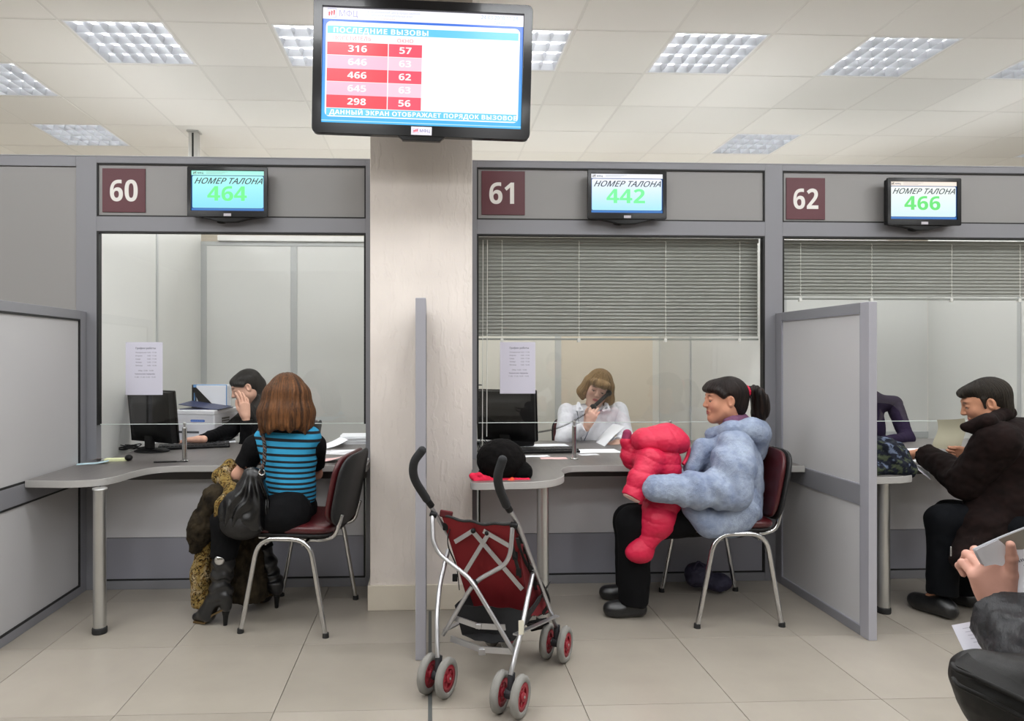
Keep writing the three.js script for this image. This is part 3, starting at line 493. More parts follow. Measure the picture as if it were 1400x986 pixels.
// ---------------------------------------------------------------- things on the counters
const onDesk = (u, v) => onHeight(u, v, DESK);
function makeMonitor(label) {
  const t = thing('computer_monitor', label, 'monitor');
  part(t, 'base', lathe([[0, 0], [0.12, 0], [0.122, 0.006], [0.1, 0.014], [0.03, 0.02], [0, 0.022]], 36).scale(1, 1, 0.8), M.black);
  part(t, 'neck', box(-0.035, 0.015, -0.035, 0.035, 0.16, 0.0, 0.01), M.black);
  part(t, 'case', (() => { const g = new THREE.BoxGeometry(0.395, 0.325, 0.05, 12, 12, 2).translate(0, 0.225, 0.0), p = g.attributes.position; for (let i = 0; i < p.count; i++) { if (p.getZ(i) < -0.02) { const x = p.getX(i), y = p.getY(i) - 0.22; const k = Math.max(0, 1 - Math.max(Math.abs(x) / 0.17, Math.abs(y) / 0.135)); p.setZ(i, -0.02 - 0.045 * Math.min(1, k * 3.2)); } } g.computeVertexNormals(); return metric(g); })(), M.black);
  part(t, 'bezel', bezelGeo(0.405, 0.335, 0.375, 0.3, 0.004, 0.008, 0.008).translate(0, 0.225, 0.025), M.blackGloss);
  part(t, 'screen', new THREE.PlaneGeometry(0.375, 0.3).translate(0, 0.229, 0.027), new THREE.MeshStandardMaterial({ color: '#0a0a0c', roughness: 0.3, emissive: '#8fb0d8', emissiveIntensity: 0.35 }));
  part(t, 'vent', merge([0, 1, 2, 3, 4, 5].map((i) => box(-0.09, 0.29 + i * 0.006, -0.0605 + i * 0.0, 0.09, 0.2925 + i * 0.006, -0.058, 0))), M.rubber);
  return t;
}
{
  const m = makeMonitor('black computer monitor seen from the back on the desk of window 60'); m.position.copy(onDesk(208, 617)); m.rotation.y = 2.6; m.children.forEach((c) => { if (!['base', 'neck'].includes(c.name)) { c.rotation.x = -0.1; c.position.y += 0.0; c.position.z += 0.02; } });
  const p = onDesk(692, 615); copyOf(m, 'black computer monitor seen from the back behind the fur hat on desk 61', p, 2.72);
}
function keyboard(label, p, turn) {
  const t = thing('keyboard', label, 'keyboard', p, turn);
  part(t, 'tray', box(-0.225, 0, -0.08, 0.225, 0.018, 0.08, 0.006), M.black);
  const k = []; for (let r = 0; r < 5; r++) for (let c = 0; c < 18; c++) { const x = -0.21 + c * 0.0247; k.push(box(x - 0.0105, 0.018, -0.062 + r * 0.027 - 0.011, x + 0.0105, 0.024, -0.062 + r * 0.027 + 0.011, 0)); }
  part(t, 'keys', merge(k), S('#222224', 0.5)).userData.kind = 'stuff'; return t;
}
keyboard('black keyboard under the hand of the dark-haired clerk', onDesk(266, 612).setY(DESK), 0.3);
keyboard('black keyboard right of the monitor on desk 61', onDesk(742, 618).setY(DESK), 0.06);
// chrome posts that carry the glass
{
  const t = thing('glass_post', 'short chrome post holding the glass edge at the desk of window 60', 'post', onHeight(256, 629.5, DESK));
  part(t, 'base', lathe([[0, 0], [0.026, 0], [0.026, 0.004], [0.02, 0.008], [0.0135, 0.01], [0, 0.01]], 24), M.chrome); part(t, 'stem', lathe([[0.0135, 0.008], [0.0135, 0.195], [0.012, 0.2], [0, 0.2]], 20), M.chrome); part(t, 'tip', lathe([[0.006, 0.2], [0.006, 0.212], [0.009, 0.214], [0.009, 0.226], [0.006, 0.229], [0, 0.229]], 16), M.steel);
  t.position.z = FAC + 0.022;
  copyOf(t, 'short chrome post on desk 61 in front of the clerk in white', V(at(785, 600, 4.03).x, DESK, FAC + 0.022)); copyOf(t, 'short chrome post of desk 61 mostly hidden behind the child in pink', V(at(916, 600, 4.03).x, DESK, FAC + 0.022));
  const c = thing('glass_clip', 'small white clip with a black knob on the pillar-side frame of window 60', 'clip', at(500, 628, 4.03)); part(c, 'body', boxC(0.034, 0.014, 0.02, 0.003), M.white); part(c, 'knob', new THREE.SphereGeometry(0.011, 12, 8).translate(-0.024, 0, 0.0), M.black);
}
// papers
function paper(name, label, p, w, d, turn, mat, o = {}) {
  const bend = o.bend ?? 0, lift = o.lift ?? 0, g = sheet((u, v) => V((u - 0.5) * w, 0.0008 + bend * Math.pow(Math.max(0, u - 0.35) / 0.65, 2) + lift * Math.pow(v, 1.5) + 0.0012 * Math.sin(u * 5 + v * 3 + w * 40) ** 2, (v - 0.5) * d), 8, 8, 0.0007);
  return single(name, g, mat, label, o.cat ?? 'paper', p, turn);
}
function paperStack(label, p, w, d, h, turn, mat, n = 5) {
  const t = thing('paper_stack', label, 'papers', p, turn); let y = 0;
  for (let i = 0; i < n; i++) { const q = h / n; part(t, 'ream', box(-w / 2, y, -d / 2, w / 2, y + q - 0.0008, d / 2, 0.0006), mat, [(rnd() - 0.5) * 0.02, 0, (rnd() - 0.5) * 0.02], [0, (rnd() - 0.5) * 0.12, 0]); y += q; }
  return t;
}
paper('paper', 'white paper lying by the keyboard of the dark-haired clerk', onDesk(292, 604), 0.3, 0.2, 0.3, M.paper);
paper('paper', 'white sheet tucked under the monitor of window 60', onDesk(187, 606), 0.22, 0.16, 0.7, M.paper);
paper('paper', 'pale blue leaflet at the left end of desk 60', onDesk(127, 634), 0.16, 0.07, 0.35, S('#b9d3dc', 0.7), { bend: 0.01 });
paper('tissue', 'crumpled pinkish tissue at the left end of desk 60', onDesk(128, 630), 0.1, 0.06, -0.3, S('#d9cbc7', 0.8), { bend: 0.012, lift: 0.006, cat: 'tissue' });
single('sticky_notes', box(-0.065, 0, -0.025, 0.065, 0.014, 0.025, 0.001), S('#dfe3b4', 0.8), 'pale yellow block of notes on desk 60 by the cables', 'notes', onDesk(160, 630), 0.1);
single('mouse', new THREE.SphereGeometry(1, 20, 12).scale(0.022, 0.018, 0.034).translate(0, 0.0175, 0), M.black, 'small black computer mouse beside the yellow note block', 'mouse', onDesk(176, 630), 0.4);
{ const p = onDesk(226, 633), t = thing('pen', 'black pen lying before the chrome post on desk 60', 'pen', p, 0.12); part(t, 'barrel', capTube([[-0.06, 0.006, 0], [0.06, 0.006, 0]], 0.0045, 8, 4), M.black); part(t, 'holder', capTube([[0.06, 0.005, 0], [0.1, 0.005, -0.012], [0.118, 0.006, -0.01]], 0.003, 6, 8), M.black); }
{ // loose cables
  const t = thing('cable_coil', 'tangle of black cables on desk 60 left of the monitor', 'cables', onDesk(170, 616)), pts = [];
  for (let k = 0; k < 3; k++) { const a = []; for (let i = 0; i <= 26; i++) { const q = i / 26 * Math.PI * (3.2 + k); a.push([(0.075 + 0.03 * Math.sin(q * 0.7 + k)) * Math.cos(q) - 0.03 + k * 0.03, 0.006 + 0.018 * (0.5 + 0.5 * Math.sin(q * 1.7 + k * 2)) + k * 0.008, (0.05 + 0.015 * Math.cos(q * 0.9)) * Math.sin(q)]); } part(t, 'cable', tube(a, 0.0035, 6, 90), M.rubber); }
  part(t, 'cable', tube([[0.05, 0.005, 0.02], [0.12, 0.02, 0.03], [0.17, 0.008, -0.02], [0.24, 0.006, -0.06]], 0.0035, 6, 40), M.rubber);
}
{ // small white framed stand beside the monitor
  const p = onDesk(175, 606), t = thing('display_stand', 'white tilted frame with a blue-grey panel on desk 60, half behind the monitor', 'stand', p, 0.75);
  part(t, 'foot', box(-0.075, 0, -0.07, 0.075, 0.012, 0.06, 0.004), M.white); part(t, 'frame', boxC(0.15, 0.19, 0.012, 0.005), M.white, [0, 0.1, 0.0], [-0.28, 0, 0]); part(t, 'panel', boxC(0.12, 0.15, 0.003, 0.001), S('#5b6580', 0.4), [0, 0.1, 0.008], [-0.28, 0, 0]);
}
{ // copier with a folder and a file of papers on top
  const a = onHeight(238, 604, DESK), b = onHeight(299, 604, DESK), w = b.x - a.x, x = (a.x + b.x) / 2, z = (a.z + b.z) / 2, top = 0.215, d = 0.36;
  const t = thing('printer', 'pale grey desktop printer behind the keyboard of window 60', 'printer', [x + 0.02, DESK, z - d / 2], -0.22), m = S('#d6d6da', 0.5), hw = w / 2;
  part(t, 'body', box(-hw, 0, -d / 2, hw, top, d / 2, 0.012), m); part(t, 'lid', box(-hw - 0.002, top - 0.022, -d / 2, hw + 0.002, top + 0.012, d / 2 + 0.003, 0.008), S('#e0e0e2', 0.5)); part(t, 'paper_slot', box(-hw + 0.03, 0.06, d / 2 - 0.01, hw - 0.12, 0.075, d / 2 + 0.002, 0.001), S('#4b4c50', 0.6));
  const lt = canvasTex(128, 32, (g, W, H) => { g.fillStyle = '#d6d6da'; g.fillRect(0, 0, W, H); g.fillStyle = '#2f62c0'; rr(g, 4, 6, 120, 20, 9); g.fillStyle = '#8fb0e6'; for (let i = 0; i < 7; i++) g.fillRect(14 + i * 15, 12, 8, 9); });
  part(t, 'mark', new THREE.PlaneGeometry(0.12, 0.026).translate(0.03, 0.15, d / 2 + 0.0008), S('#ffffff', 0.5, { map: lt }));
  const vt = []; for (let i = 0; i < 4; i++) for (let j = 0; j < 5; j++) vt.push(box(hw - 0.001, 0.1 + i * 0.018, 0.02 + j * 0.022, hw + 0.001, 0.112 + i * 0.018, 0.038 + j * 0.022, 0)); part(t, 'vent', merge(vt), S('#5a564f', 0.6)).position.z = -0.05;
  const y = DESK + top + 0.013, f = thing('folder', 'dark blue plastic folder lying on the pale printer', 'folder', [x + 0.03, y, z - d / 2 + 0.04], -0.15); const fm = S('#2e3658', 0.4);
  part(f, 'cover', box(-0.15, 0, -0.12, 0.15, 0.006, 0.12, 0.002), fm); part(f, 'cover', boxC(0.3, 0.005, 0.24, 0.002), fm, [-0.01, 0.024, 0.0], [0.06, 0.05, -0.14]);
  const h = thing('magazine_file', 'black slatted magazine file of papers on top of the printer', 'file', [x + 0.02, y + 0.001, z - d + 0.06], -0.1), bm = M.black;
  part(h, 'side', (() => { const s = new THREE.Shape(); s.moveTo(-0.13, 0); s.lineTo(0.05, 0); s.lineTo(-0.1, 0.15); s.lineTo(-0.13, 0.15); s.closePath(); for (let i = 0; i < 4; i++) { const q = new THREE.Path(); q.moveTo(-0.12 + i * 0.03, 0.012); q.lineTo(-0.105 + i * 0.03, 0.012); q.lineTo(-0.11 + i * 0.012, 0.11 - i * 0.022); q.lineTo(-0.12 + i * 0.014, 0.11 - i * 0.022); q.closePath(); s.holes.push(q); } return metric(new THREE.ExtrudeGeometry(s, { depth: 0.003, bevelEnabled: false })).translate(0, 0, 0.06); })(), bm); part(h, 'back', box(-0.133, 0, -0.04, -0.13, 0.17, 0.063, 0.001), bm); part(h, 'base', box(-0.13, 0, -0.04, 0.12, 0.004, 0.063, 0.001), bm);
  for (let i = 0; i < 6; i++) part(h, 'document', box(-0.126, 0.005, -0.03 + i * 0.013, 0.13, 0.165 + 0.008 * Math.sin(i * 2.3), -0.021 + i * 0.013, 0.001), i === 2 ? M.paperGrey : M.paper); part(h, 'blue_cover', box(-0.126, 0.005, 0.051, 0.134, 0.172, 0.054, 0.001), S('#6fa3d8', 0.5)); part(h, 'document', box(-0.1, 0.006, 0.055, 0.128, 0.166, 0.0585, 0.001), M.paper);
}
// papers at the right end of desk 60
paperStack('thick stack of white papers at the right end of desk 60 by the pillar', onDesk(494, 605), 0.3, 0.22, 0.055, 0.1, M.paper, 6);
paper('paper', 'loose white sheets before the paper stack on desk 60', onDesk(484, 618), 0.3, 0.2, 0.1, M.paper);
paper('paper', 'curled white sheet rising behind the striped top on desk 60', onDesk(445, 611), 0.26, 0.19, 0.4, M.paper, { bend: 0.05 });
paper('paper', 'white sheets beneath the curled sheet on desk 60', onDesk(455, 619), 0.22, 0.17, -0.2, M.paperGrey);
paper('open_booklet', 'pale pink open booklet at the desk edge beside the striped top', onDesk(441, 630), 0.21, 0.15, -0.25, M.pinkPaper, { bend: 0.02, cat: 'booklet' });
// things on desk 61
paper('paper', 'white papers behind the keyboard on desk 61', onDesk(742, 609), 0.34, 0.13, 0.05, M.paper);
paper('paper', 'white sheet before the keyboard on desk 61', onDesk(733, 624), 0.16, 0.07, 0.1, M.paper);
paper('paper', 'pink slip before the keyboard on desk 61', onDesk(757, 627), 0.16, 0.08, -0.05, M.pinkPaper);
{ const lt = canvasTex(128, 128, (g, W, H) => { g.fillStyle = '#3b56b8'; g.fillRect(0, 0, W, H); g.fillStyle = '#8fa2e0'; g.fillRect(14, 20, 70, 14); g.fillRect(14, 46, 96, 8); g.fillRect(14, 64, 80, 8); g.fillStyle = '#c9d2f2'; g.fillRect(64, 88, 46, 22); }); const p = onDesk(777, 616); paper('blue_leaflet', 'bright blue leaflet beside the chrome post on desk 61', p, 0.1, 0.12, 0.3, S('#ffffff', 0.4, { map: lt }), { cat: 'leaflet' }); }
paper('paper', 'white sheets on desk 61 below the lanyard of the clerk in white', onDesk(814, 617), 0.3, 0.17, 0.05, M.paper);
paper('paper', 'small grey slip before the white sheets on desk 61', onDesk(805, 622), 0.12, 0.06, 0.2, M.paperGrey);
{ // in-tray at the left edge of office 61
  const p = at(654, 549, 5.6), t = thing('letter_tray', 'white and blue letter tray just above the monitor on the left of window 61', 'tray', p.setY(0.98), 0);
  for (let i = 0; i < 3; i++) part(t, 'shelf', box(-0.14, i * 0.04, -0.12, 0.145, i * 0.04 + 0.006, 0.12, 0.002), M.white); part(t, 'document', box(-0.13, 0.007, -0.11, 0.13, 0.024, 0.11, 0.001), S('#7fc4dc', 0.6)); part(t, 'document', box(-0.13, 0.047, -0.11, 0.14, 0.064, 0.115, 0.001), M.paper); part(t, 'document', box(-0.12, 0.087, -0.11, 0.11, 0.1, 0.11, 0.001), S('#dfe6f2', 0.6)); part(t, 'clip_board', box(-0.14, 0.145, -0.1, 0.03, 0.15, 0.06, 0.001), M.rubber); part(t, 'post', box(-0.145, 0, -0.12, -0.138, 0.15, 0.12, 0.001), M.white);
  const c = thing('cabinet', 'low white cabinet under the letter tray in office 61', 'cabinet', [p.x - 0.05, 0, p.z]); part(c, 'body', box(-0.3, 0, -0.2, 0.34, 0.965, 0.2, 0.003), M.officeWall); part(c, 'top', box(-0.31, 0.965, -0.21, 0.35, 0.98, 0.21, 0.002), M.white); part(c, 'door', box(-0.29, 0.05, 0.2, 0.02, 0.95, 0.215, 0.002), M.white); part(c, 'door', box(0.024, 0.05, 0.2, 0.33, 0.95, 0.215, 0.002), M.white);
}
{ // telephone behind the monitor of desk 61
  const p = V(onDesk(715, 606).x - 0.05, DESK, -4.68), t = thing('telephone', 'black desk telephone behind the monitor of desk 61 with a coiled cord', 'telephone', p, 0.2); part(t, 'base', box(-0.09, 0, -0.1, 0.09, 0.05, 0.1, 0.015), M.black); part(t, 'keypad', box(-0.02, 0.05, -0.05, 0.07, 0.053, 0.07, 0.001), S('#3a3a3c', 0.5));
}
// cables under the monitor of desk 61
{ const t = thing('cable_coil', 'grey cables at the left frame of window 61 behind the fur hat', 'cables', onDesk(659, 618)); for (let k = 0; k < 3; k++) part(t, 'cable', tube([[-0.03, 0.004, 0.02 * k], [0.0, 0.05 + 0.02 * k, 0.0], [0.03 + 0.01 * k, 0.03, -0.03], [0.06, 0.005, 0.02], [0.02, 0.012, 0.05], [-0.02, 0.04, 0.01 * k]], 0.003, 6, 50), k ? M.rubber : M.slat); paper('paper', 'white papers at the left frame of window 61', onDesk(662, 607), 0.2, 0.16, 0.2, M.paper, { lift: 0.03 }); }
// ---------------------------------------------------------------- folding stroller before the pillar
{
  const RL = V(0.03, 0, -2.735), RR = V(0.305, 0, -2.575), C = RL.clone().lerp(RR, 0.5), ax = RR.clone().sub(RL).normalize(), fw = V(ax.z, 0, -ax.x);
  const t = thing('stroller', 'red folding stroller with black foam handles and grey double wheels before the pillar', 'stroller', C);
  const phi = Math.atan2(-ax.z, ax.x), Pt = (u, v, d) => at(u, v, d);
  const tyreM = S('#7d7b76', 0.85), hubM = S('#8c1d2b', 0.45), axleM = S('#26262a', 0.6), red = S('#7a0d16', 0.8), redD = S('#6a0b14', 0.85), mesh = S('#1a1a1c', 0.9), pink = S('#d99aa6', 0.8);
  fineBump(red, grainBump, 0.0006, 8); fineBump(mesh, grainBump, 0.0008, 14);
  const R = 0.079, tyreG = (() => { const g = new THREE.TorusGeometry(R - 0.0165, 0.0165, 12, 48), p = g.attributes.position; for (let i = 0; i < p.count; i++) { const a = Math.atan2(p.getY(i), p.getX(i)), r = Math.hypot(p.getX(i), p.getY(i)); if (r > R - 0.008) { const k = 1 + (Math.sin(a * 40 + (p.getZ(i) > 0 ? 1.5 : 0)) > 0 ? 0.012 : -0.018); p.setX(i, p.getX(i) * k); p.setY(i, p.getY(i) * k); } } g.rotateY(Math.PI / 2); g.computeVertexNormals(); return g; })();
  const ringG = lathe([[0.036, -0.01], [0.052, -0.012], [0.052, 0.012], [0.036, 0.01], [0.036, -0.01]], 40).rotateZ(Math.PI / 2), hubG = lathe([[0, -0.016], [0.016, -0.016], [0.018, -0.01], [0.018, 0.01], [0.016, 0.016], [0, 0.016]], 20).rotateZ(Math.PI / 2), spokeG = (k) => box(-0.007, 0.014, -0.008, 0.007, 0.04, 0.008, 0.002).rotateX(k);
  function wheelPair(c, spin) {
    for (const s of [-1, 1]) {
      const w = part(t, 'wheel', tyreG, tyreM, c.clone().addScaledVector(ax, s * 0.041).setY(R - 0.0008).sub(C), [0, phi, 0]);
      part(w, 'rim', ringG, hubM); part(w, 'hub', hubG, hubM); for (let k = 0; k < 5; k++) part(w, 'spoke', spokeG(spin + k * Math.PI * 0.4), hubM);
    }
    const y = R, q = (a, b, h) => c.clone().addScaledVector(ax, a).addScaledVector(fw, b).setY(h);
    partW(t, 'axle', bar(q(-0.06, 0, y), q(0.06, 0, y), 0.005), M.steel); partW(t, 'axle_block', merge([bar(q(-0.018, 0, y), q(0.018, 0, y), 0.02, 12), bar(q(0, 0, y), q(0, 0.012, y + 0.075), 0.014, 12)]), axleM);
  }
  const FR = V(0.565, 0, -3.03), FL = FR.clone().addScaledVector(ax, -0.27);
  wheelPair(RL, 0.2); wheelPair(RR, 0.5); wheelPair(FR, 0.9); wheelPair(FL, 0.1);
  const tubeR = 0.0095, T = (n, list, r = tubeR, bend = 0.05, m = M.silver) => partW(t, n, poly(list.map((p) => p.isVector3 ? p : Pt(...p)), r, 10, bend), m);
  // foam handles and push tubes down to the front wheels
  const HL = [[577, 616, 2.72], [566, 633, 2.73], [567, 655, 2.76], [583, 682, 2.82]].map((p) => Pt(...p)), HR = [[687, 629, 2.50], [681, 650, 2.52], [683, 668, 2.55], [692, 690, 2.60]].map((p) => Pt(...p));
  for (const h of [HL, HR]) partW(t, 'handle_grip', capTube(h, 0.0175, 14, 28), M.foam);
  const FLt = FL.clone().setY(0.15), FRt = FR.clone().setY(0.15);
  T('push_tube', [HL[3], Pt(595, 703, 2.86), FLt.clone().lerp(Pt(595, 703, 2.86), 0.1), FLt], tubeR); T('push_tube', [HR[3], Pt(708, 716, 2.66), FRt.clone().lerp(Pt(708, 716, 2.66), 0.1), FRt], tubeR);
  for (const [a, b] of [[HL[3], Pt(590, 692, 2.84)], [HR[3], Pt(697, 698, 2.62)]]) partW(t, 'grip_collar', bar(a, b, 0.014, 12), M.black);
  // rear legs
  T('rear_leg', [[613, 752, 2.98], [601, 800, 2.88], [597, 845, 2.80], RL.clone().setY(0.15)]); T('rear_leg', [[730, 776, 2.84], [722, 815, 2.74], [711, 870, 2.64], RR.clone().setY(0.15)]);
  // crossing rear frame
  const J = Pt(648, 798, 2.70);
  T('cross_tube', [[591, 703, 2.84], [592, 741, 2.80], [600, 757, 2.79], [641, 790, 2.70], [650, 803, 2.68], [703, 893, 2.64]], 0.009, 0.04); T('cross_tube', [[701, 718, 2.64], [698, 757, 2.63], [690, 773, 2.645], [655, 792, 2.70], [643, 805, 2.72], [606, 868, 2.80]], 0.009, 0.04);
  for (const [u, v, d] of [[591, 703, 2.84], [701, 718, 2.64]]) partW(t, 'joint', bar(Pt(u - 3, v - 1, d), Pt(u + 6, v + 2, d), 0.012, 12), M.black);
  partW(t, 'joint', new THREE.SphereGeometry(0.016, 14, 10).translate(...J.toArray()), M.black);
  const FB = (n, a, b, w = 0.018, h = 0.005) => partW(t, n, flatBar(Pt(...a), Pt(...b), h, w), M.silver);
  // scissor bars across the seat back
  FB('flat_bar', [622, 741, 2.86], [648, 725, 2.80]); FB('flat_bar', [645, 725, 2.80], [714, 806, 2.80]); FB('flat_bar', [661, 726, 2.78], [699, 748, 2.72]); FB('flat_bar', [668, 730, 2.785], [634, 786, 2.86]);
  for (const [u, v, d] of [[647, 726, 2.79], [666, 729, 2.775]]) partW(t, 'joint', new THREE.SphereGeometry(0.011, 12, 8).translate(...Pt(u, v, d).toArray()), M.black);
  // hinged spreader bars at the bottom
  FB('spreader_bar', [621, 845, 2.80], [656, 857, 2.73], 0.022, 0.006); FB('spreader_bar', [652, 856, 2.735], [691, 858, 2.68], 0.022, 0.006); FB('spreader_bar', [616, 873, 2.80], [660, 889, 2.72], 0.024, 0.006); FB('spreader_bar', [655, 888, 2.725], [704, 891, 2.64], 0.024, 0.006);
  partW(t, 'hinge', box(-0.014, -0.016, -0.008, 0.014, 0.01, 0.008, 0.003).translate(...Pt(659, 890, 2.715).toArray()), M.silver); partW(t, 'hinge', box(-0.012, -0.01, -0.008, 0.012, 0.01, 0.008, 0.003).translate(...Pt(654, 856, 2.728).toArray()), M.silver);
  // seat: back, side wing, bottom, basket
  const bl = (A, B, Cc, D, bulge, sag = 0) => (u, v) => { const a = A.clone().lerp(B, u), b = Cc.clone().lerp(D, u), p = a.lerp(b, v); p.addScaledVector(fw, bulge * Math.sin(Math.PI * u) * (0.4 + 0.6 * v)); p.y += sag * Math.sin(Math.PI * u) * (1 - v) * (1 - v) + 0.004 * Math.sin(u * 19 + v * 3) * Math.sin(Math.PI * u); return p; };
  const TL = Pt(604, 704, 2.86), TR = Pt(703, 716, 2.70), BL = Pt(644, 834, 2.98), BR = Pt(724, 842, 2.86);
  const sb = partW(t, 'seat_back', sheet(bl(TL, TR, BL, BR, 0.022, -0.018), 28, 22, 0.004), red);
  const topEdge = []; for (let i = 0; i <= 20; i++) topEdge.push(bl(TL, TR, BL, BR, 0.022, -0.018)(i / 20, 0)); partW(t, 'piping', tube(topEdge, 0.006, 6, 40), M.rubber);
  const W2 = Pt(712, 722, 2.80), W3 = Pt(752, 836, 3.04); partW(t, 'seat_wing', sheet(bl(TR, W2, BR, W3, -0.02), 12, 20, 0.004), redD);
  const W5 = Pt(744, 790, 2.98); partW(t, 'seat_lining', sheet(bl(Pt(705, 716, 2.735), Pt(712, 719, 2.765), Pt(726, 812, 2.92), Pt(735, 810, 2.95), 0.0), 6, 14, 0.003), pink);
  partW(t, 'side_mesh', sheet(bl(Pt(711, 738, 2.80), Pt(718, 742, 2.83), Pt(728, 842, 2.95), Pt(752, 838, 3.04), -0.012), 8, 16, 0.004), mesh);
  const inner = (a, b, k) => a.clone().lerp(b, k);
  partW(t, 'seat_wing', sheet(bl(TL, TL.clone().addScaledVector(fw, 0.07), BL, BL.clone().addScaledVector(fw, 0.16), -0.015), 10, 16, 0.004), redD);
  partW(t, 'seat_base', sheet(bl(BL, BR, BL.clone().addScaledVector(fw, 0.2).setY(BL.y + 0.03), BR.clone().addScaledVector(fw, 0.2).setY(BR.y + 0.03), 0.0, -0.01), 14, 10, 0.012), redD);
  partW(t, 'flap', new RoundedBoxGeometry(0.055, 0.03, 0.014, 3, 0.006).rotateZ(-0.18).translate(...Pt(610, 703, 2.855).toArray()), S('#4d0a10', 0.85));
  const bA = Pt(622, 828, 2.84), bB = Pt(722, 836, 2.74), bC = Pt(632, 868, 2.86), bD = Pt(702, 876, 2.74);
  partW(t, 'basket', sheet(bl(bA, bB, bC, bD, 0.05, 0.0), 18, 12, 0.003), mesh); partW(t, 'basket', sheet(bl(bC, bD, bC.clone().addScaledVector(fw, 0.2).setY(bC.y + 0.03), bD.clone().addScaledVector(fw, 0.2).setY(bD.y + 0.03), 0, -0.02), 12, 10, 0.003), mesh);
  partW(t, 'basket', sheet(bl(bB, bB.clone().addScaledVector(fw, 0.26).setY(bB.y + 0.045), bD, bD.clone().addScaledVector(fw, 0.2).setY(bD.y + 0.03), 0), 10, 8, 0.003), mesh); partW(t, 'basket', sheet(bl(bA, bA.clone().addScaledVector(fw, 0.26).setY(bA.y + 0.04), bC, bC.clone().addScaledVector(fw, 0.2).setY(bC.y + 0.03), 0), 10, 8, 0.003), mesh);
  // straps and lacing on the right side
  for (const list of [[[706, 722, 2.70], [718, 745, 2.78], [722, 770, 2.84], [738, 800, 2.9], [746, 822, 2.97]], [[700, 745, 2.72], [706, 770, 2.76], [712, 790, 2.80], [716, 812, 2.84]], [[722, 776, 2.80], [742, 800, 2.88], [750, 825, 2.95], [742, 840, 2.96]], [[617, 715, 2.87], [612, 742, 2.88], [624, 775, 2.9], [628, 806, 2.92]], [[707, 736, 2.7], [714, 760, 2.77], [727, 785, 2.83], [733, 806, 2.88]]]) partW(t, 'strap', sweep(new THREE.CatmullRomCurve3(list.map((p) => Pt(...p))).getPoints(24), 0, 4, [0.014, 0.004]), M.rubber);
  for (const [u, v, d] of [[712, 738, 2.72], [719, 752, 2.76], [726, 774, 2.8], [736, 795, 2.86], [743, 812, 2.92], [704, 760, 2.75], [709, 782, 2.78], [609, 720, 2.87], [622, 790, 2.9]]) partW(t, 'buckle', box(-0.011, -0.016, -0.006, 0.011, 0.016, 0.006, 0.003).translate(...Pt(u, v, d).toArray()), M.black);
  partW(t, 'side_bar', flatBar(Pt(704, 868, 2.68), Pt(762, 842, 2.98), 0.02, 0.006), M.silver); partW(t, 'side_bar', flatBar(Pt(608, 862, 2.86), FL.clone().setY(0.22), 0.02, 0.006), M.silver);
  partW(t, 'footrest', sheet(bl(Pt(718, 852, 2.98), Pt(748, 846, 3.02), Pt(726, 862, 3.06), Pt(752, 856, 3.08), 0), 6, 5, 0.012), M.black);
  partW(t, 'frame_label', box(-0.011, -0.028, 0.0, 0.011, 0.028, 0.001, 0).rotateY(0.2).translate(...Pt(712.5, 858, 2.632).toArray()), S('#cfcab8', 0.6));
}
// ---------------------------------------------------------------- figures: tapered bones joined smoothly on a grid, meshed as one surface
const cap = (a, b, ra, rb, k = 0.03, o = {}) => ({ t: 0, a, b, ra, rb, k, ...o });
const ell = (c, r, k = 0.02, q = null, o = {}) => ({ t: 1, a: c, r, k, q: q ? q.clone().invert() : null, ...o });
function prep(list) {
  for (const p of list) {
    if (p.t === 0) { p.d = p.b.clone().sub(p.a); p.l2 = Math.max(1e-9, p.d.lengthSq()); p.dn = p.d.clone().normalize(); p.c = p.a.clone().lerp(p.b, 0.5); p.R = Math.sqrt(p.l2) / 2 + Math.max(p.ra, p.rb); }
    else { p.c = p.a; p.R = Math.max(p.r.x, p.r.y, p.r.z); p.m = Math.min(p.r.x, p.r.y, p.r.z); }
  }
  return list;
}
const _q = new THREE.Vector3();
function primD(p, x, y, z) {
  if (p.t === 0) {
    const ax = x - p.a.x, ay = y - p.a.y, az = z - p.a.z, h = ax * p.d.x + ay * p.d.y + az * p.d.z, t = Math.min(1, Math.max(0, h / p.l2)), qx = ax - p.d.x * t, qy = ay - p.d.y * t, qz = az - p.d.z * t;
    let d = Math.sqrt(qx * qx + qy * qy + qz * qz) - (p.ra + (p.rb - p.ra) * t);
    if (p.cutB !== undefined) d = Math.max(d, (x - p.b.x) * p.dn.x + (y - p.b.y) * p.dn.y + (z - p.b.z) * p.dn.z - p.cutB);
    if (p.cutA !== undefined) d = Math.max(d, -(ax * p.dn.x + ay * p.dn.y + az * p.dn.z) - p.cutA);
    return d;
  }
  _q.set(x - p.a.x, y - p.a.y, z - p.a.z); if (p.q) _q.applyQuaternion(p.q);
  const a = _q.x / p.r.x, b = _q.y / p.r.y, c = _q.z / p.r.z, k0 = Math.sqrt(a * a + b * b + c * c), a2 = a / p.r.x, b2 = b / p.r.y, c2 = c / p.r.z, k1 = Math.sqrt(a2 * a2 + b2 * b2 + c2 * c2);
  return k1 < 1e-6 ? -p.m : k0 * (k0 - 1) / k1;
}
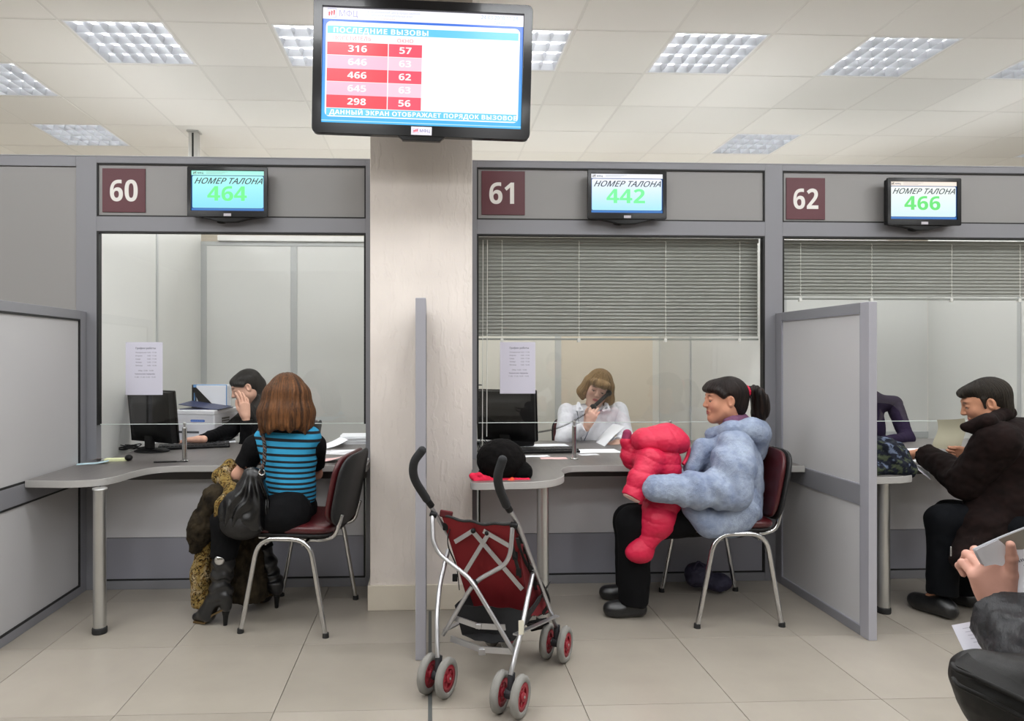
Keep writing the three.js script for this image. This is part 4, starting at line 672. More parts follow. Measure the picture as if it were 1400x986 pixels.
function field(list) {
  prep(list);
  return (x, y, z) => {
    let d = 10;
    for (const p of list) {
      const cx = x - p.c.x, cy = y - p.c.y, cz = z - p.c.z, far = Math.sqrt(cx * cx + cy * cy + cz * cz) - p.R;
      if (p.sub) { if (far > p.k + 0.01) continue; const e = -primD(p, x, y, z), h = Math.max(p.k - Math.abs(d - e), 0) / p.k; d = Math.max(d, e) + h * h * p.k * 0.25; continue; }
      if (far > d + p.k) continue;
      const e = primD(p, x, y, z), h = Math.max(p.k - Math.abs(d - e), 0) / p.k; d = Math.min(d, e) - h * h * p.k * 0.25;
    }
    return d;
  };
}
function bounds(list, pad = 0.03) { const b = new THREE.Box3(); for (const p of prep(list)) if (!p.sub) { if (p.t === 0) { for (const [q, r] of [[p.a, p.ra], [p.b, p.rb]]) b.union(new THREE.Box3(q.clone().subScalar(r), q.clone().addScalar(r))); } else b.union(new THREE.Box3(p.a.clone().subScalar(p.R), p.a.clone().addScalar(p.R))); } return b.expandByScalar(pad); }
function netMesh(f, b, h, colorFn, uvFn) {   // surface nets
  const nx = Math.ceil((b.max.x - b.min.x) / h) + 2, ny = Math.ceil((b.max.y - b.min.y) / h) + 2, nz = Math.ceil((b.max.z - b.min.z) / h) + 2, v = new Float32Array(nx * ny * nz), id = (i, j, k) => (k * ny + j) * nx + i;
  // coarse pass skips cells far from the surface
  const step = 4;
  for (let k = 0; k < nz; k += step) for (let j = 0; j < ny; j += step) for (let i = 0; i < nx; i += step) {
    const c = f(b.min.x + (i + 1.5) * h, b.min.y + (j + 1.5) * h, b.min.z + (k + 1.5) * h), skip = Math.abs(c) > 5.5 * h + 0.012;
    for (let kk = k; kk < Math.min(nz, k + step); kk++) for (let jj = j; jj < Math.min(ny, j + step); jj++) for (let ii = i; ii < Math.min(nx, i + step); ii++) v[id(ii, jj, kk)] = skip ? c : f(b.min.x + ii * h, b.min.y + jj * h, b.min.z + kk * h);
  }
  const pos = [], map = new Int32Array(nx * ny * nz).fill(-1), idx = [];
  const E = [[0, 1], [0, 2], [0, 4], [1, 3], [1, 5], [2, 3], [2, 6], [3, 7], [4, 5], [4, 6], [5, 7], [6, 7]], cv = new Float32Array(8);
  for (let k = 0; k < nz - 1; k++) for (let j = 0; j < ny - 1; j++) for (let i = 0; i < nx - 1; i++) {
    let s = 0; for (let c = 0; c < 8; c++) { cv[c] = v[id(i + (c & 1), j + (c >> 1 & 1), k + (c >> 2))]; if (cv[c] < 0) s++; }
    if (s === 0 || s === 8) continue;
    let x = 0, y = 0, z = 0, n = 0;
    for (const [a, c] of E) if ((cv[a] < 0) !== (cv[c] < 0)) { const t = cv[a] / (cv[a] - cv[c]); x += lerp(a & 1, c & 1, t); y += lerp(a >> 1 & 1, c >> 1 & 1, t); z += lerp(a >> 2, c >> 2, t); n++; }
    map[id(i, j, k)] = pos.length / 3; pos.push(b.min.x + (i + x / n) * h, b.min.y + (j + y / n) * h, b.min.z + (k + z / n) * h);
  }
  const quad = (a, b_, c, d, flip) => { if (a < 0 || b_ < 0 || c < 0 || d < 0) return; flip ? idx.push(a, c, b_, a, d, c) : idx.push(a, b_, c, a, c, d); };
  for (let k = 1; k < nz - 1; k++) for (let j = 1; j < ny - 1; j++) for (let i = 1; i < nx - 1; i++) {
    const o = v[id(i, j, k)] < 0;
    if (o !== v[id(i + 1, j, k)] < 0) quad(map[id(i, j - 1, k - 1)], map[id(i, j, k - 1)], map[id(i, j, k)], map[id(i, j - 1, k)], !o);
    if (o !== v[id(i, j + 1, k)] < 0) quad(map[id(i - 1, j, k - 1)], map[id(i - 1, j, k)], map[id(i, j, k)], map[id(i, j, k - 1)], !o);
    if (o !== v[id(i, j, k + 1)] < 0) quad(map[id(i - 1, j - 1, k)], map[id(i, j - 1, k)], map[id(i, j, k)], map[id(i - 1, j, k)], !o);
  }
  const g = new THREE.BufferGeometry(); g.setAttribute('position', new THREE.Float32BufferAttribute(pos, 3)); g.setIndex(idx);
  const N = new Float32Array(pos.length), e = h * 0.5;
  for (let i = 0; i < pos.length; i += 3) { const x = pos[i], y = pos[i + 1], z = pos[i + 2]; let a = f(x + e, y, z) - f(x - e, y, z), c = f(x, y + e, z) - f(x, y - e, z), d = f(x, y, z + e) - f(x, y, z - e); const l = Math.hypot(a, c, d) || 1; N[i] = a / l; N[i + 1] = c / l; N[i + 2] = d / l; }
  g.setAttribute('normal', new THREE.BufferAttribute(N, 3));
  const n = pos.length / 3, uv = new Float32Array(n * 2), col = new Float32Array(n * 3);
  for (let i = 0; i < n; i++) { const x = pos[i * 3], y = pos[i * 3 + 1], z = pos[i * 3 + 2], q = uvFn ? uvFn(x, y, z) : [x + z * 0.8, y + z * 0.3]; uv[i * 2] = q[0]; uv[i * 2 + 1] = q[1]; const c = colorFn ? colorFn(x, y, z) : [1, 1, 1]; col.set(c, i * 3); }
  g.setAttribute('uv', new THREE.BufferAttribute(uv, 2)); g.setAttribute('color', new THREE.BufferAttribute(col, 3));
  return g;
}
// cloth: a smooth field with folds; amp in metres
function cloth(list, h, o = {}) {
  const f0 = field(list), amp = o.amp ?? 0, fr = o.freq ?? [14, 8, 14], ridge = o.ridge ?? 0;
  const f = amp || o.extra ? (x, y, z) => { const d = f0(x, y, z); if (d > 0.04 || d < -0.05) return d; let q = d; if (amp) { const w = fbm(x * fr[0], y * fr[1], z * fr[2]); q -= amp * (ridge ? 1 - 2 * Math.abs(w) * ridge : w); } if (o.extra) q = o.extra(q, x, y, z); return q; } : f0;
  return netMesh(f, bounds(list, 0.03 + amp), h, o.color, o.uv);
}
const skinMat = new THREE.MeshPhysicalMaterial({ color: '#ffffff', roughness: 0.55, vertexColors: true, specularIntensity: 0.35 });
const vc = (rough = 0.85, o = {}) => new THREE.MeshPhysicalMaterial({ color: '#ffffff', roughness: rough, vertexColors: true, specularIntensity: 0.35, ...o });
const strandTex = dataTex(512, (u, v) => 0.5 + 0.42 * fbm(u * 110, v * 5 + 0.6 * noise(u * 8, v * 3, 2), 0.3) + 0.2 * noise(u * 240, v * 9, 4));
const hairMat = (rough = 0.5) => { const m = vc(rough, { specularIntensity: 0.5, bumpMap: strandTex, bumpScale: 0.006 }); return m; };
const hairUV = (F) => (x, y, z) => { const l = F.local(x, y, z); return [Math.atan2(l.x, l.z * (F.sg ?? 1)) * 0.42 + 0.6 * l.y * l.x * 8, l.y * 1.2]; };
const lin = (hex) => new THREE.Color(hex).toArray();
// a frame for a head: right x, up y, forward z
function headFrame(c, fwd, up, s = 1) { const z = fwd.clone().normalize(), x = up.clone().cross(z).normalize(), y = z.clone().cross(x); const m = new THREE.Matrix4().makeBasis(x, y, z), q = new THREE.Quaternion().setFromRotationMatrix(m); return { c, q, s, p: (a, b, d) => V(a * s, b * s, d * s).applyQuaternion(q).add(c), local: (() => { const iq = q.clone().invert(); return (X, Y, Z) => V(X, Y, Z).sub(c).applyQuaternion(iq).divideScalar(s); })() }; }
function headPrims(F, o = {}) {
  const s = F.s, p = F.p, ld = o.lid ?? 0, e = (a, b, c, x, y, z, k, ex) => ell(p(a, b, c), V(x * s, y * s, z * s), k * s, F.q, ex), c = (A, B, ra, rb, k, ex) => cap(p(...A), p(...B), ra * s, rb * s, k * s, ex);
  const L = [
    e(0, 0.035, -0.018, 0.074, 0.088, 0.094, 0.03), e(0, -0.02, 0.03, 0.06, 0.085, 0.058, 0.04), c([-0.05, -0.055, 0.005], [-0.012, -0.1, 0.056], 0.026, 0.017, 0.04), c([0.05, -0.055, 0.005], [0.012, -0.1, 0.056], 0.026, 0.017, 0.04), e(0, -0.1, 0.06, 0.02, 0.016, 0.016, 0.02),
    c([-0.034, 0.028, 0.078], [0.034, 0.028, 0.078], 0.011, 0.011, 0.025), e(-0.038, -0.026, 0.062, 0.022, 0.022, 0.018, 0.03), e(0.038, -0.026, 0.062, 0.022, 0.022, 0.018, 0.03),
    c([0, 0.014, 0.088], [0, -0.027, 0.105], 0.007, 0.0088, 0.014), e(0, -0.032, 0.097, 0.0145, 0.008, 0.011, 0.01),
    e(-0.032, 0.007, 0.098, 0.018, 0.011, 0.016, 0.014, { sub: true }), e(0.032, 0.007, 0.098, 0.018, 0.011, 0.016, 0.014, { sub: true }), e(-0.032, 0.006 + ld * 0.002, 0.0785, 0.016, 0.0115, 0.0125 + ld * 0.0025, 0.005), e(0.032, 0.006 + ld * 0.002, 0.0785, 0.016, 0.0115, 0.0125 + ld * 0.0025, 0.005),
    c([-0.018, -0.061, 0.0815], [0.018, -0.061, 0.0815], 0.005, 0.005, 0.012), c([-0.013, -0.071, 0.081], [0.013, -0.071, 0.081], 0.006, 0.006, 0.01), c([-0.02, -0.0662, 0.0893], [0.02, -0.0662, 0.0893], 0.0026, 0.0026, 0.004, { sub: true }),
  ];
  for (const q of [-1, 1]) L.push(e(q * 0.078, 0.0, -0.012, 0.009, 0.031, 0.019, 0.008), e(q * 0.084, 0.003, -0.006, 0.006, 0.018, 0.009, 0.006, { sub: true }));
  if (o.neck) L.push(cap(p(0, -0.05, -0.025), o.neck, 0.053 * s, 0.06 * s, 0.035));
  return L;
}
function skinColor(F, o = {}) {
  const base = lin(o.skin ?? '#d6a58c'), lip = lin(o.lip ?? '#b0605c'), brow = lin(o.brow ?? '#3a2a22'), blush = lin(o.blush ?? '#cf8f7c'), ld = o.lid ?? 0;
  return (x, y, z) => { const l = F.local(x, y, z); let c = base, k = 0; if (l.z > 0.04 && Math.abs(l.x) < 0.07 && l.y > -0.13 && l.y < 0.12) {
    k = 0.5 * Math.exp(-(((Math.abs(l.x) - 0.042) / 0.018) ** 2) - (((l.y + 0.03) / 0.02) ** 2)); c = base.map((b, i) => lerp(b, blush[i], k));
    const lp = (1 - sstep(0.7, 1.05, Math.hypot(l.x / 0.024, (l.y + 0.0665) / 0.0115))); c = c.map((b, i) => lerp(b, lip[i], lp));
    const bx = Math.abs(l.x) - 0.033, by = l.y - 0.028 + bx * bx * 8; const bw = (1 - sstep(0.6, 1.1, Math.hypot(bx / 0.02, by / 0.0042))); c = c.map((b, i) => lerp(b, brow[i], bw * 0.85)); const ex = Math.abs(l.x) - 0.032, ey = l.y + 0.0035 - ex * ex * 14 + (1 - ld) * -0.006, ew = (1 - sstep(0.6, 1.1, Math.hypot(ex / 0.0155, ey / 0.0026))); c = c.map((b, i) => lerp(b, brow[i] * 0.6, ew * 0.9)); }
    const n = 1 + 0.05 * fbm(x * 40, y * 40, z * 40); return [c[0] * n, c[1] * n, c[2] * n]; };
}
function eyes(t, F, lidDown = 0) {
  for (const s of [-1, 1]) { const c = F.p(s * 0.032, 0.0035 - lidDown * 0.002, 0.0785 - lidDown * 0.0022), w = part(t, 'eye', new THREE.SphereGeometry(0.0122 * F.s, 20, 14), S('#cfc8c2', 0.3)); t.updateMatrixWorld(true); w.position.copy(t.worldToLocal(c.clone())); const i = new THREE.Mesh(new THREE.SphereGeometry(0.0066 * F.s, 16, 12), S('#3a2a20', 0.2)); i.name = 'iris'; i.position.copy(V(0, -0.002 - lidDown * 0.003, 0.0066).multiplyScalar(F.s).applyQuaternion(F.q)); w.add(i); }
}
// a hand: wrist, direction of the fingers, direction the palm looks, side on which the thumb sits (+1 / -1 along fingers x palm), curl per finger
function handPrims(w, dir, palm, thumb, curl = [0.3, 0.35, 0.4, 0.45], s = 1, o = {}) {
  const f = dir.clone().normalize(), n = palm.clone().addScaledVector(f, -palm.dot(f)).normalize(), x = f.clone().cross(n).normalize().multiplyScalar(thumb), P = (a, b, c) => w.clone().addScaledVector(x, a * s).addScaledVector(f, b * s).addScaledVector(n, c * s), L = [];
  const kn = [[0.029, 0.09], [0.010, 0.094], [-0.010, 0.09], [-0.028, 0.082]], len = [[0.042, 0.026, 0.021], [0.046, 0.029, 0.022], [0.043, 0.027, 0.021], [0.034, 0.021, 0.018]];
  L.push(cap(P(0, -0.02, 0), P(0, 0.015, 0), 0.026 * s, 0.024 * s, 0.02 * s));
  kn.forEach(([a, b], i) => L.push(cap(P(a * 0.45, 0.012, 0), P(a, b, 0), 0.0165 * s, 0.0115 * s, 0.016 * s)));
  L.push(ell(P(0, 0.05, 0.004), V(0.032, 0.04, 0.012).multiplyScalar(s), 0.015 * s, new THREE.Quaternion().setFromRotationMatrix(new THREE.Matrix4().makeBasis(x, f, x.clone().cross(f)))));
  kn.forEach(([a, b], i) => { let p = P(a, b, 0), ang = 0; const sp = (o.spread ?? 0.08) * (1.5 - i) * 0.5; for (let j = 0; j < 3; j++) { ang += curl[i] * (j === 0 ? 0.9 : 1.1); const d = f.clone().multiplyScalar(Math.cos(ang)).addScaledVector(n, Math.sin(ang)).addScaledVector(x, sp * Math.cos(ang)).normalize(), q = p.clone().addScaledVector(d, len[i][j] * s), r = [0.0098, 0.0088, 0.0078, 0.0068][j] * s * (i === 3 ? 0.88 : 1), r2 = [0.0088, 0.0078, 0.0066][j] * s * (i === 3 ? 0.88 : 1); L.push(cap(p, q, r, r2, 0.004 * s)); p = q; } });
  const tc = o.thumbCurl ?? 0.3, out = o.thumbOut ?? 0.9, up = o.thumbUp ?? 0.35; let p = P(0.02, 0.022, 0.006), a = out; const ts = [[0.045, 0.0145, 0.0115], [0.034, 0.0112, 0.0098], [0.027, 0.0098, 0.0078]];
  ts.forEach(([l, r, r2], j) => { const d = x.clone().multiplyScalar(Math.sin(a)).addScaledVector(f, Math.cos(a)).addScaledVector(n, up).normalize(), q = p.clone().addScaledVector(d, l * s * (o.thumbLen ?? 1)); L.push(cap(p, q, r * s, r2 * s, (j ? 0.005 : 0.016) * s)); p = q; a -= tc; });
  return L;
}
// the whole body under the clothes, one surface: J holds the joints
function bodyPrims(J, o = {}) {
  const r = o.r ?? 1, L = [], c = (a, b, ra, rb, k = 0.04) => L.push(cap(a, b, ra * r, rb * r, k));
  const mid = J.hipL.clone().lerp(J.hipR, 0.5), sh = J.shL.clone().lerp(J.shR, 0.5);
  c(J.hipL, J.hipR, 0.085, 0.085, 0.05); c(mid, J.chest, 0.075, 0.08, 0.06); c(J.chest, sh, 0.075, 0.05, 0.05); c(J.shL, J.shR, 0.036, 0.036, 0.04); c(sh, J.neck, 0.06, 0.052, 0.04);
  for (const q of ['L', 'R']) { c(J['sh' + q], J['el' + q], 0.042, 0.039); c(J['el' + q], J['wr' + q], 0.038, 0.026, 0.02); c(J['hip' + q], J['kn' + q], 0.082, 0.056); c(J['kn' + q], J['an' + q], 0.054, 0.036); c(J['an' + q], J['an' + q].y > 0.3 ? J['toe' + q] : J['an' + q].clone().lerp(J['toe' + q], 0.7).setY(0.045), 0.032, 0.02); }
  return L;
}
function buildBody(t, J, F, o = {}) {
  const head = headPrims(F, { neck: J.neck, lid: o.lid }), body = bodyPrims(J, { r: o.bodyR ?? 0.86 }), col = skinColor(F, o), parts_ = [netMesh(field(body), bounds(body), 0.014, col), netMesh(field(head), bounds(head), o.headCell ?? 0.0038, col)];
  for (const h of o.hands ?? []) { parts_.push(netMesh(field(h), bounds(h, 0.012), o.handCell ?? 0.0032, (x, y, z) => { const c = lin(o.skin ?? '#d6a58c'), n = 1 + 0.06 * fbm(x * 60, y * 60, z * 60); return c.map((q) => q * n); })); }
  const m = partW(t, 'body', mergeGeometries(parts_.map((g) => g.toNonIndexed())), skinMat); eyes(t, F, o.lid ?? 0); return m;
}
function hairColor(F, dark, light, o = {}) { const a = lin(dark), b = lin(light), fq = o.freq ?? 26; return (x, y, z) => { const l = F.local(x, y, z), th = Math.atan2(l.x, l.z * (F.sg ?? 1)), k = clamp(0.42 + 1.1 * fbm(th * fq * 0.5, l.y * 4, Math.hypot(l.x, l.z) * 10), 0, 1); return a.map((q, i) => lerp(q, b[i], k)); }; }
function strands(F, amp, n = 34) { return (d, x, y, z) => { const l = F.local(x, y, z), th = Math.atan2(l.x, l.z * (F.sg ?? 1)); return d - amp * 0.5 * Math.sin(th * n * 1.3 + 6 * fbm(l.x * 12, l.y * 7, l.z * 12)) - amp * 1.3 * fbm(th * 7, l.y * 5, 3); }; }
// ---------------------------------------------------------------- people
const jn = (o) => { const J = {}; for (const k in o) J[k] = o[k].isVector3 ? o[k] : at(...o[k]); return J; };
const person = (label, J) => { const m = J.hipL.clone().lerp(J.hipR, 0.5); return thing('person', label, 'person', [m.x, 0, m.z]); };
const along = (a, b, t) => a.clone().lerp(b, t);
const legPrims = (J, r0, r1, r2, end = 1, hem = 0.01) => { const L = [cap(J.hipL, J.hipR, r0 * 1.12, r0 * 1.12, 0.06)]; for (const q of ['L', 'R']) L.push(cap(J['hip' + q], J['kn' + q], r0, r1, 0.05), cap(J['kn' + q], along(J['kn' + q], J['an' + q], end), r1, r2, 0.03, { cutB: hem })); return L; };
const shoePrims = (an, toe, h = 0.04) => [cap(an.clone().setY(an.y - 0.01), along(an, toe, 0.35).setY(h), 0.042, 0.04, 0.03), cap(along(an, toe, -0.25).setY(h * 0.95), toe.clone().setY(h * 0.85), h * 0.9, h * 0.82, 0.03), ell(along(an, toe, 0.75).setY(h * 0.8), V(0.045, h * 0.8, 0.045), 0.03)];
const blackCloth = P_('#0d0d0f', 0.9, { specularIntensity: 0.3 }), darkLeather = P_('#141416', 0.32, { clearcoat: 0.3, clearcoatRoughness: 0.3 });
fineBump(blackCloth, grainBump, 0.0008, 10); fineBump(darkLeather, grainBump, 0.0008, 7);

// --- woman in the striped top, seen from behind
{
  const J = jn({ shL: [357, 601, 3.62], shR: [427, 599, 3.56], neck: [393, 586, 3.60], chest: [394, 628, 3.57], hipL: [394, 702, 3.47], hipR: [404, 694, 3.68], knL: [312, 713, 3.49], anL: [301, 806, 3.50], toeL: [268, 832, 3.54], knR: [340, 706, 3.80], anR: [374, 796, 3.745], toeR: [352, 812, 3.86], elL: [325, 650, 3.63], wrL: [346, 628, 3.88], elR: [432, 648, 3.74], wrR: [414, 627, 3.95] });
  const t = person('woman with auburn hair in a turquoise and black striped top, seen from behind', J), F = headFrame(at(391, 549, 3.60), V(-0.35, -0.12, -0.93), V(0, 1, -0.1), 1.04); F.sg = -1;
  buildBody(t, J, F, { skin: '#c99a84', hands: [handPrims(J.wrL, V(0.5, -0.12, -0.85), V(0, -1, 0), -1), handPrims(J.wrR, V(-0.5, -0.1, -0.85), V(0, -1, 0), 1)] });
  const tex = canvasTex(8, 512, (g, W, H) => { g.fillStyle = '#0d1016'; g.fillRect(0, 0, W, H); g.fillStyle = '#2b93bd'; const px = (v) => (v - 570) / 120 * H; for (const [a, b] of [[572, 578], [581, 587.5], [591, 598], [602, 608.5], [611.5, 618], [621.5, 627], [630, 634.5], [637.5, 641.5], [644.5, 648.5], [651.5, 655.5], [658.5, 662], [665, 668.5], [671, 674.5], [677, 680], [682.5, 685]]) g.fillRect(0, px(a), W, px(b) - px(a)); });
  tex.wrapS = THREE.RepeatWrapping; const y0 = at(394, 690, 3.57).y, y1 = at(394, 570, 3.57).y;
  const vm = S('#ffffff', 0.85, { map: tex }); fineBump(vm, grainBump, 0.0004, 12);
  const P = (u, v, d) => at(u, v, d), vest = [cap(P(362, 600, 3.61), P(424, 598, 3.56), 0.058, 0.058, 0.05), ell(P(395, 622, 3.575), V(0.148, 0.15, 0.105), 0.06), ell(P(398, 660, 3.575), V(0.118, 0.16, 0.098), 0.06), cap(P(397, 668, 3.57), P(400, 684, 3.585), 0.115, 0.118, 0.05, { cutB: 0.004 })];
  partW(t, 'striped_top', cloth(vest, 0.008, { amp: 0.005, freq: [9, 16, 9], uv: (x, y, z) => [x * 3, (y - y0) / (y1 - y0) + 0.012 * Math.sin(x * 9)] }), vm);
  for (const [a, b] of [['shL', 'elL'], ['shR', 'elR']]) partW(t, 'sleeve', cloth([cap(along(J[a], J.chest, 0.1), along(J[a], J[b], 0.25), 0.056, 0.062, 0.03), cap(along(J[a], J[b], 0.2), along(J[a], J[b], 0.74), 0.062, 0.054, 0.03, { cutB: 0.0 })], 0.007, { amp: 0.006, freq: [20, 14, 20] }), blackCloth);
  partW(t, 'trousers', cloth(legPrims(J, 0.098, 0.08, 0.068, 0.5), 0.011, { amp: 0.01, freq: [12, 9, 12] }), blackCloth);
  for (const q of ['L', 'R']) {
    const a = along(J['kn' + q], J['an' + q], 0.36), an = J['an' + q], toe = J['toe' + q], fwd = toe.clone().sub(an).setY(0).normalize(), heel = an.clone().addScaledVector(fwd, -0.035);
    const B = [cap(a, along(a, an, 0.55), 0.058, 0.053, 0.02, { cutA: 0.0 }), cap(along(a, an, 0.55), an, 0.054, 0.046, 0.02), cap(an, along(an, toe, 0.55).setY(0.06), 0.044, 0.038, 0.03), cap(along(an, toe, 0.5).setY(0.045), toe.clone().setY(0.028), 0.036, 0.02, 0.03), cap(heel.clone().setY(an.y - 0.02), heel.clone().setY(0.095), 0.032, 0.028, 0.03)];
    const b = partW(t, 'boot', cloth(B, 0.006, { extra: (d, x, y, z) => y > 0.11 && y < 0.36 ? d - 0.0045 * sstep(0.11, 0.16, y) * Math.sin(y * 105 + 4 * noise(x * 14, y * 6, z * 14)) : d }), darkLeather);
    partW(t, 'boot_heel', (() => { const h0 = heel.clone().setY(0.10), h1 = heel.clone().addScaledVector(fwd, 0.006).setY(0.001); return sweep([h0, along(h0, h1, 0.5), h1], (u) => lerp(0.026, 0.0105, Math.min(1, u * 1.5)), 12); })(), M.blackGloss);
    partW(t, 'boot_sole', sweep([toe.clone().setY(0.0085), along(an, toe, 0.55).setY(0.008), along(an, toe, 0.2).setY(0.055), heel.clone().setY(0.088)], 0, 4, [0.05, 0.008]), S('#54401f', 0.6));
    if (q === 'L') { const c = at(300, 766, 3.435); partW(t, 'boot_buckle', new THREE.SphereGeometry(0.026, 24, 16).scale(1, 1, 0.55).translate(...c.toArray()), M.chrome); partW(t, 'boot_cuff', cloth([cap(a.clone().setY(a.y + 0.02), along(a, an, 0.12), 0.06, 0.06, 0.02, { cutA: 0, cutB: 0 })], 0.006), S('#3a3032', 0.7)); }
  }
  const hp = [ell(F.p(0, 0.036, -0.022), V(0.098, 0.11, 0.112).multiplyScalar(F.s), 0.04, F.q)];
  for (let i = 0; i <= 12; i++) { const th = (-118 + i * 19.7) * Math.PI / 180, sx = Math.sin(th), cz = -Math.cos(th), e = 0.012 * Math.sin(i * 2.7); hp.push(cap(F.p(sx * 0.072, 0.03, cz * 0.074 - 0.02), F.p(sx * 0.094, -0.06, cz * 0.084 - 0.025), 0.038, 0.036, 0.04), cap(F.p(sx * 0.094, -0.06, cz * 0.084 - 0.025), F.p(sx * 0.106, -0.118 + e, cz * 0.09 - 0.036), 0.036, 0.024, 0.04), cap(F.p(sx * 0.106, -0.112 + e, cz * 0.09 - 0.036), F.p(sx * 0.114 + 0.008 * Math.sin(i * 4.1), -0.148 + e * 1.6, cz * 0.092 - 0.046), 0.022, 0.006, 0.016)); }
  partW(t, 'hair', cloth(hp, 0.0055, { extra: strands(F, 0.0032, 30), color: hairColor(F, '#1f120a', '#80532f', { freq: 60 }), uv: hairUV(F) }), hairMat(0.55));
}
// her things: shoulder bag and the fur coat over her lap
{
  const P = at, bagM = P_('#09090a', 0.27, { specularIntensity: 0.8, clearcoat: 0.35, clearcoatRoughness: 0.25 }); fineBump(bagM, grainBump, 0.001, 6);
  const c = P(334, 686, 3.40), t = thing('handbag', 'black gathered leather handbag hanging at the hip of the woman in the striped top', 'handbag', c.clone());
  const body = [ell(P(333, 701, 3.40), V(0.128, 0.13, 0.075), 0.05), ell(P(345, 668, 3.40), V(0.062, 0.1, 0.045), 0.06), cap(P(343, 648, 3.41), P(358, 650, 3.40), 0.022, 0.018, 0.04)], top = P(350, 640, 3.40);
  partW(t, 'pouch', cloth(body, 0.006, { extra: (d, x, y, z) => { const a = Math.atan2(x - top.x, top.y + 0.05 - y), k = sstep(0.02, 0.12, top.y - y) * (1 - sstep(0.27, 0.34, top.y - y)); return d - 0.0075 * k * Math.sin(a * 25 + 7 * noise(x * 9, y * 5, 1)) - 0.005 * k * noise(x * 30, y * 14, 3); } }), bagM);
  partW(t, 'bottom_band', cloth([ell(P(332, 715, 3.398), V(0.113, 0.082, 0.074), 0.02)], 0.006, { amp: 0.004, freq: [14, 14, 14] }), S('#100e0e', 0.55));
  const sp = [P(350, 655, 3.385), P(359, 640, 3.37), P(362, 615, 3.44), P(359, 592, 3.52), P(357, 585, 3.60), P(353, 592, 3.70), P(342, 628, 3.70), P(335, 645, 3.46)], cv = new THREE.CatmullRomCurve3(sp), pts = cv.getPoints(120);
  for (const ph of [0, 2.1, 4.2]) partW(t, 'strap', sweep(pts.map((p, i) => p.clone().add(V(Math.cos(i * 0.75 + ph), 0, Math.sin(i * 0.75 + ph)).multiplyScalar(0.0055))), 0.0052, 6), ph ? bagM : S('#4a2f22', 0.5));
  partW(t, 'ring', new THREE.TorusGeometry(0.014, 0.003, 8, 20).translate(...P(358, 646, 3.365).toArray()), M.chrome);
  const k = thing('fur_coat', 'leopard-lined dark fur coat draped over the lap of the woman in the striped top', 'coat', P(290, 740, 3.52).setY(0));
  const shell = [cap(P(320, 668, 3.55), P(296, 682, 3.53), 0.05, 0.06, 0.05), cap(P(295, 680, 3.54), P(276, 726, 3.53), 0.064, 0.062, 0.05), cap(P(276, 720, 3.53), P(266, 750, 3.53), 0.06, 0.03, 0.05), cap(P(338, 726, 3.66), P(345, 812, 3.70), 0.06, 0.088, 0.05, { cutB: 0.02 }), cap(P(318, 730, 3.6), P(325, 812, 3.66), 0.05, 0.06, 0.05, { cutB: 0.02 })];
  const fur = lin('#15110c'), fur2 = lin('#352d20'); partW(k, 'fur_shell', cloth(shell, 0.007, { amp: 0.02, freq: [20, 14, 20], color: (x, y, z) => { const q = clamp(0.5 + fbm(x * 30, y * 22, z * 30) * 1.2, 0, 1); return fur.map((a, i) => lerp(a, fur2[i], q)); } }), vc(0.95));
  const la = lin('#86703f'), lb = lin('#1d150c'), lc = lin('#5c411c');
  const leo = (x, y, z) => { const n = noise(x * 92, y * 80, z * 92), m = noise(x * 40 + 9, y * 34, z * 40 + 4), ring = Math.abs(n) < 0.13 ? 1 : 0; return ring && m > -0.15 ? lb : n > 0.3 ? lc : la.map((q, i) => lerp(q, [0.5, 0.42, 0.3][i], clamp(fbm(x * 14, y * 12, z * 14) * 1.5, 0, 0.8)) * (1 + 0.25 * m)); };
  partW(k, 'lining', cloth([cap(P(314, 636, 3.70), P(302, 652, 3.62), 0.034, 0.04, 0.03), cap(P(302, 652, 3.60), P(318, 672, 3.49), 0.04, 0.03, 0.03), cap(P(318, 670, 3.49), P(304, 690, 3.455), 0.03, 0.03, 0.03), cap(P(304, 688, 3.455), P(295, 722, 3.45), 0.03, 0.018, 0.03), cap(P(280, 744, 3.57), P(275, 786, 3.58), 0.04, 0.05, 0.03), cap(P(275, 784, 3.58), P(276, 822, 3.59), 0.05, 0.056, 0.03, { cutB: 0.02 })], 0.0045, { amp: 0.008, freq: [22, 16, 22], color: leo }), vc(0.95));
}
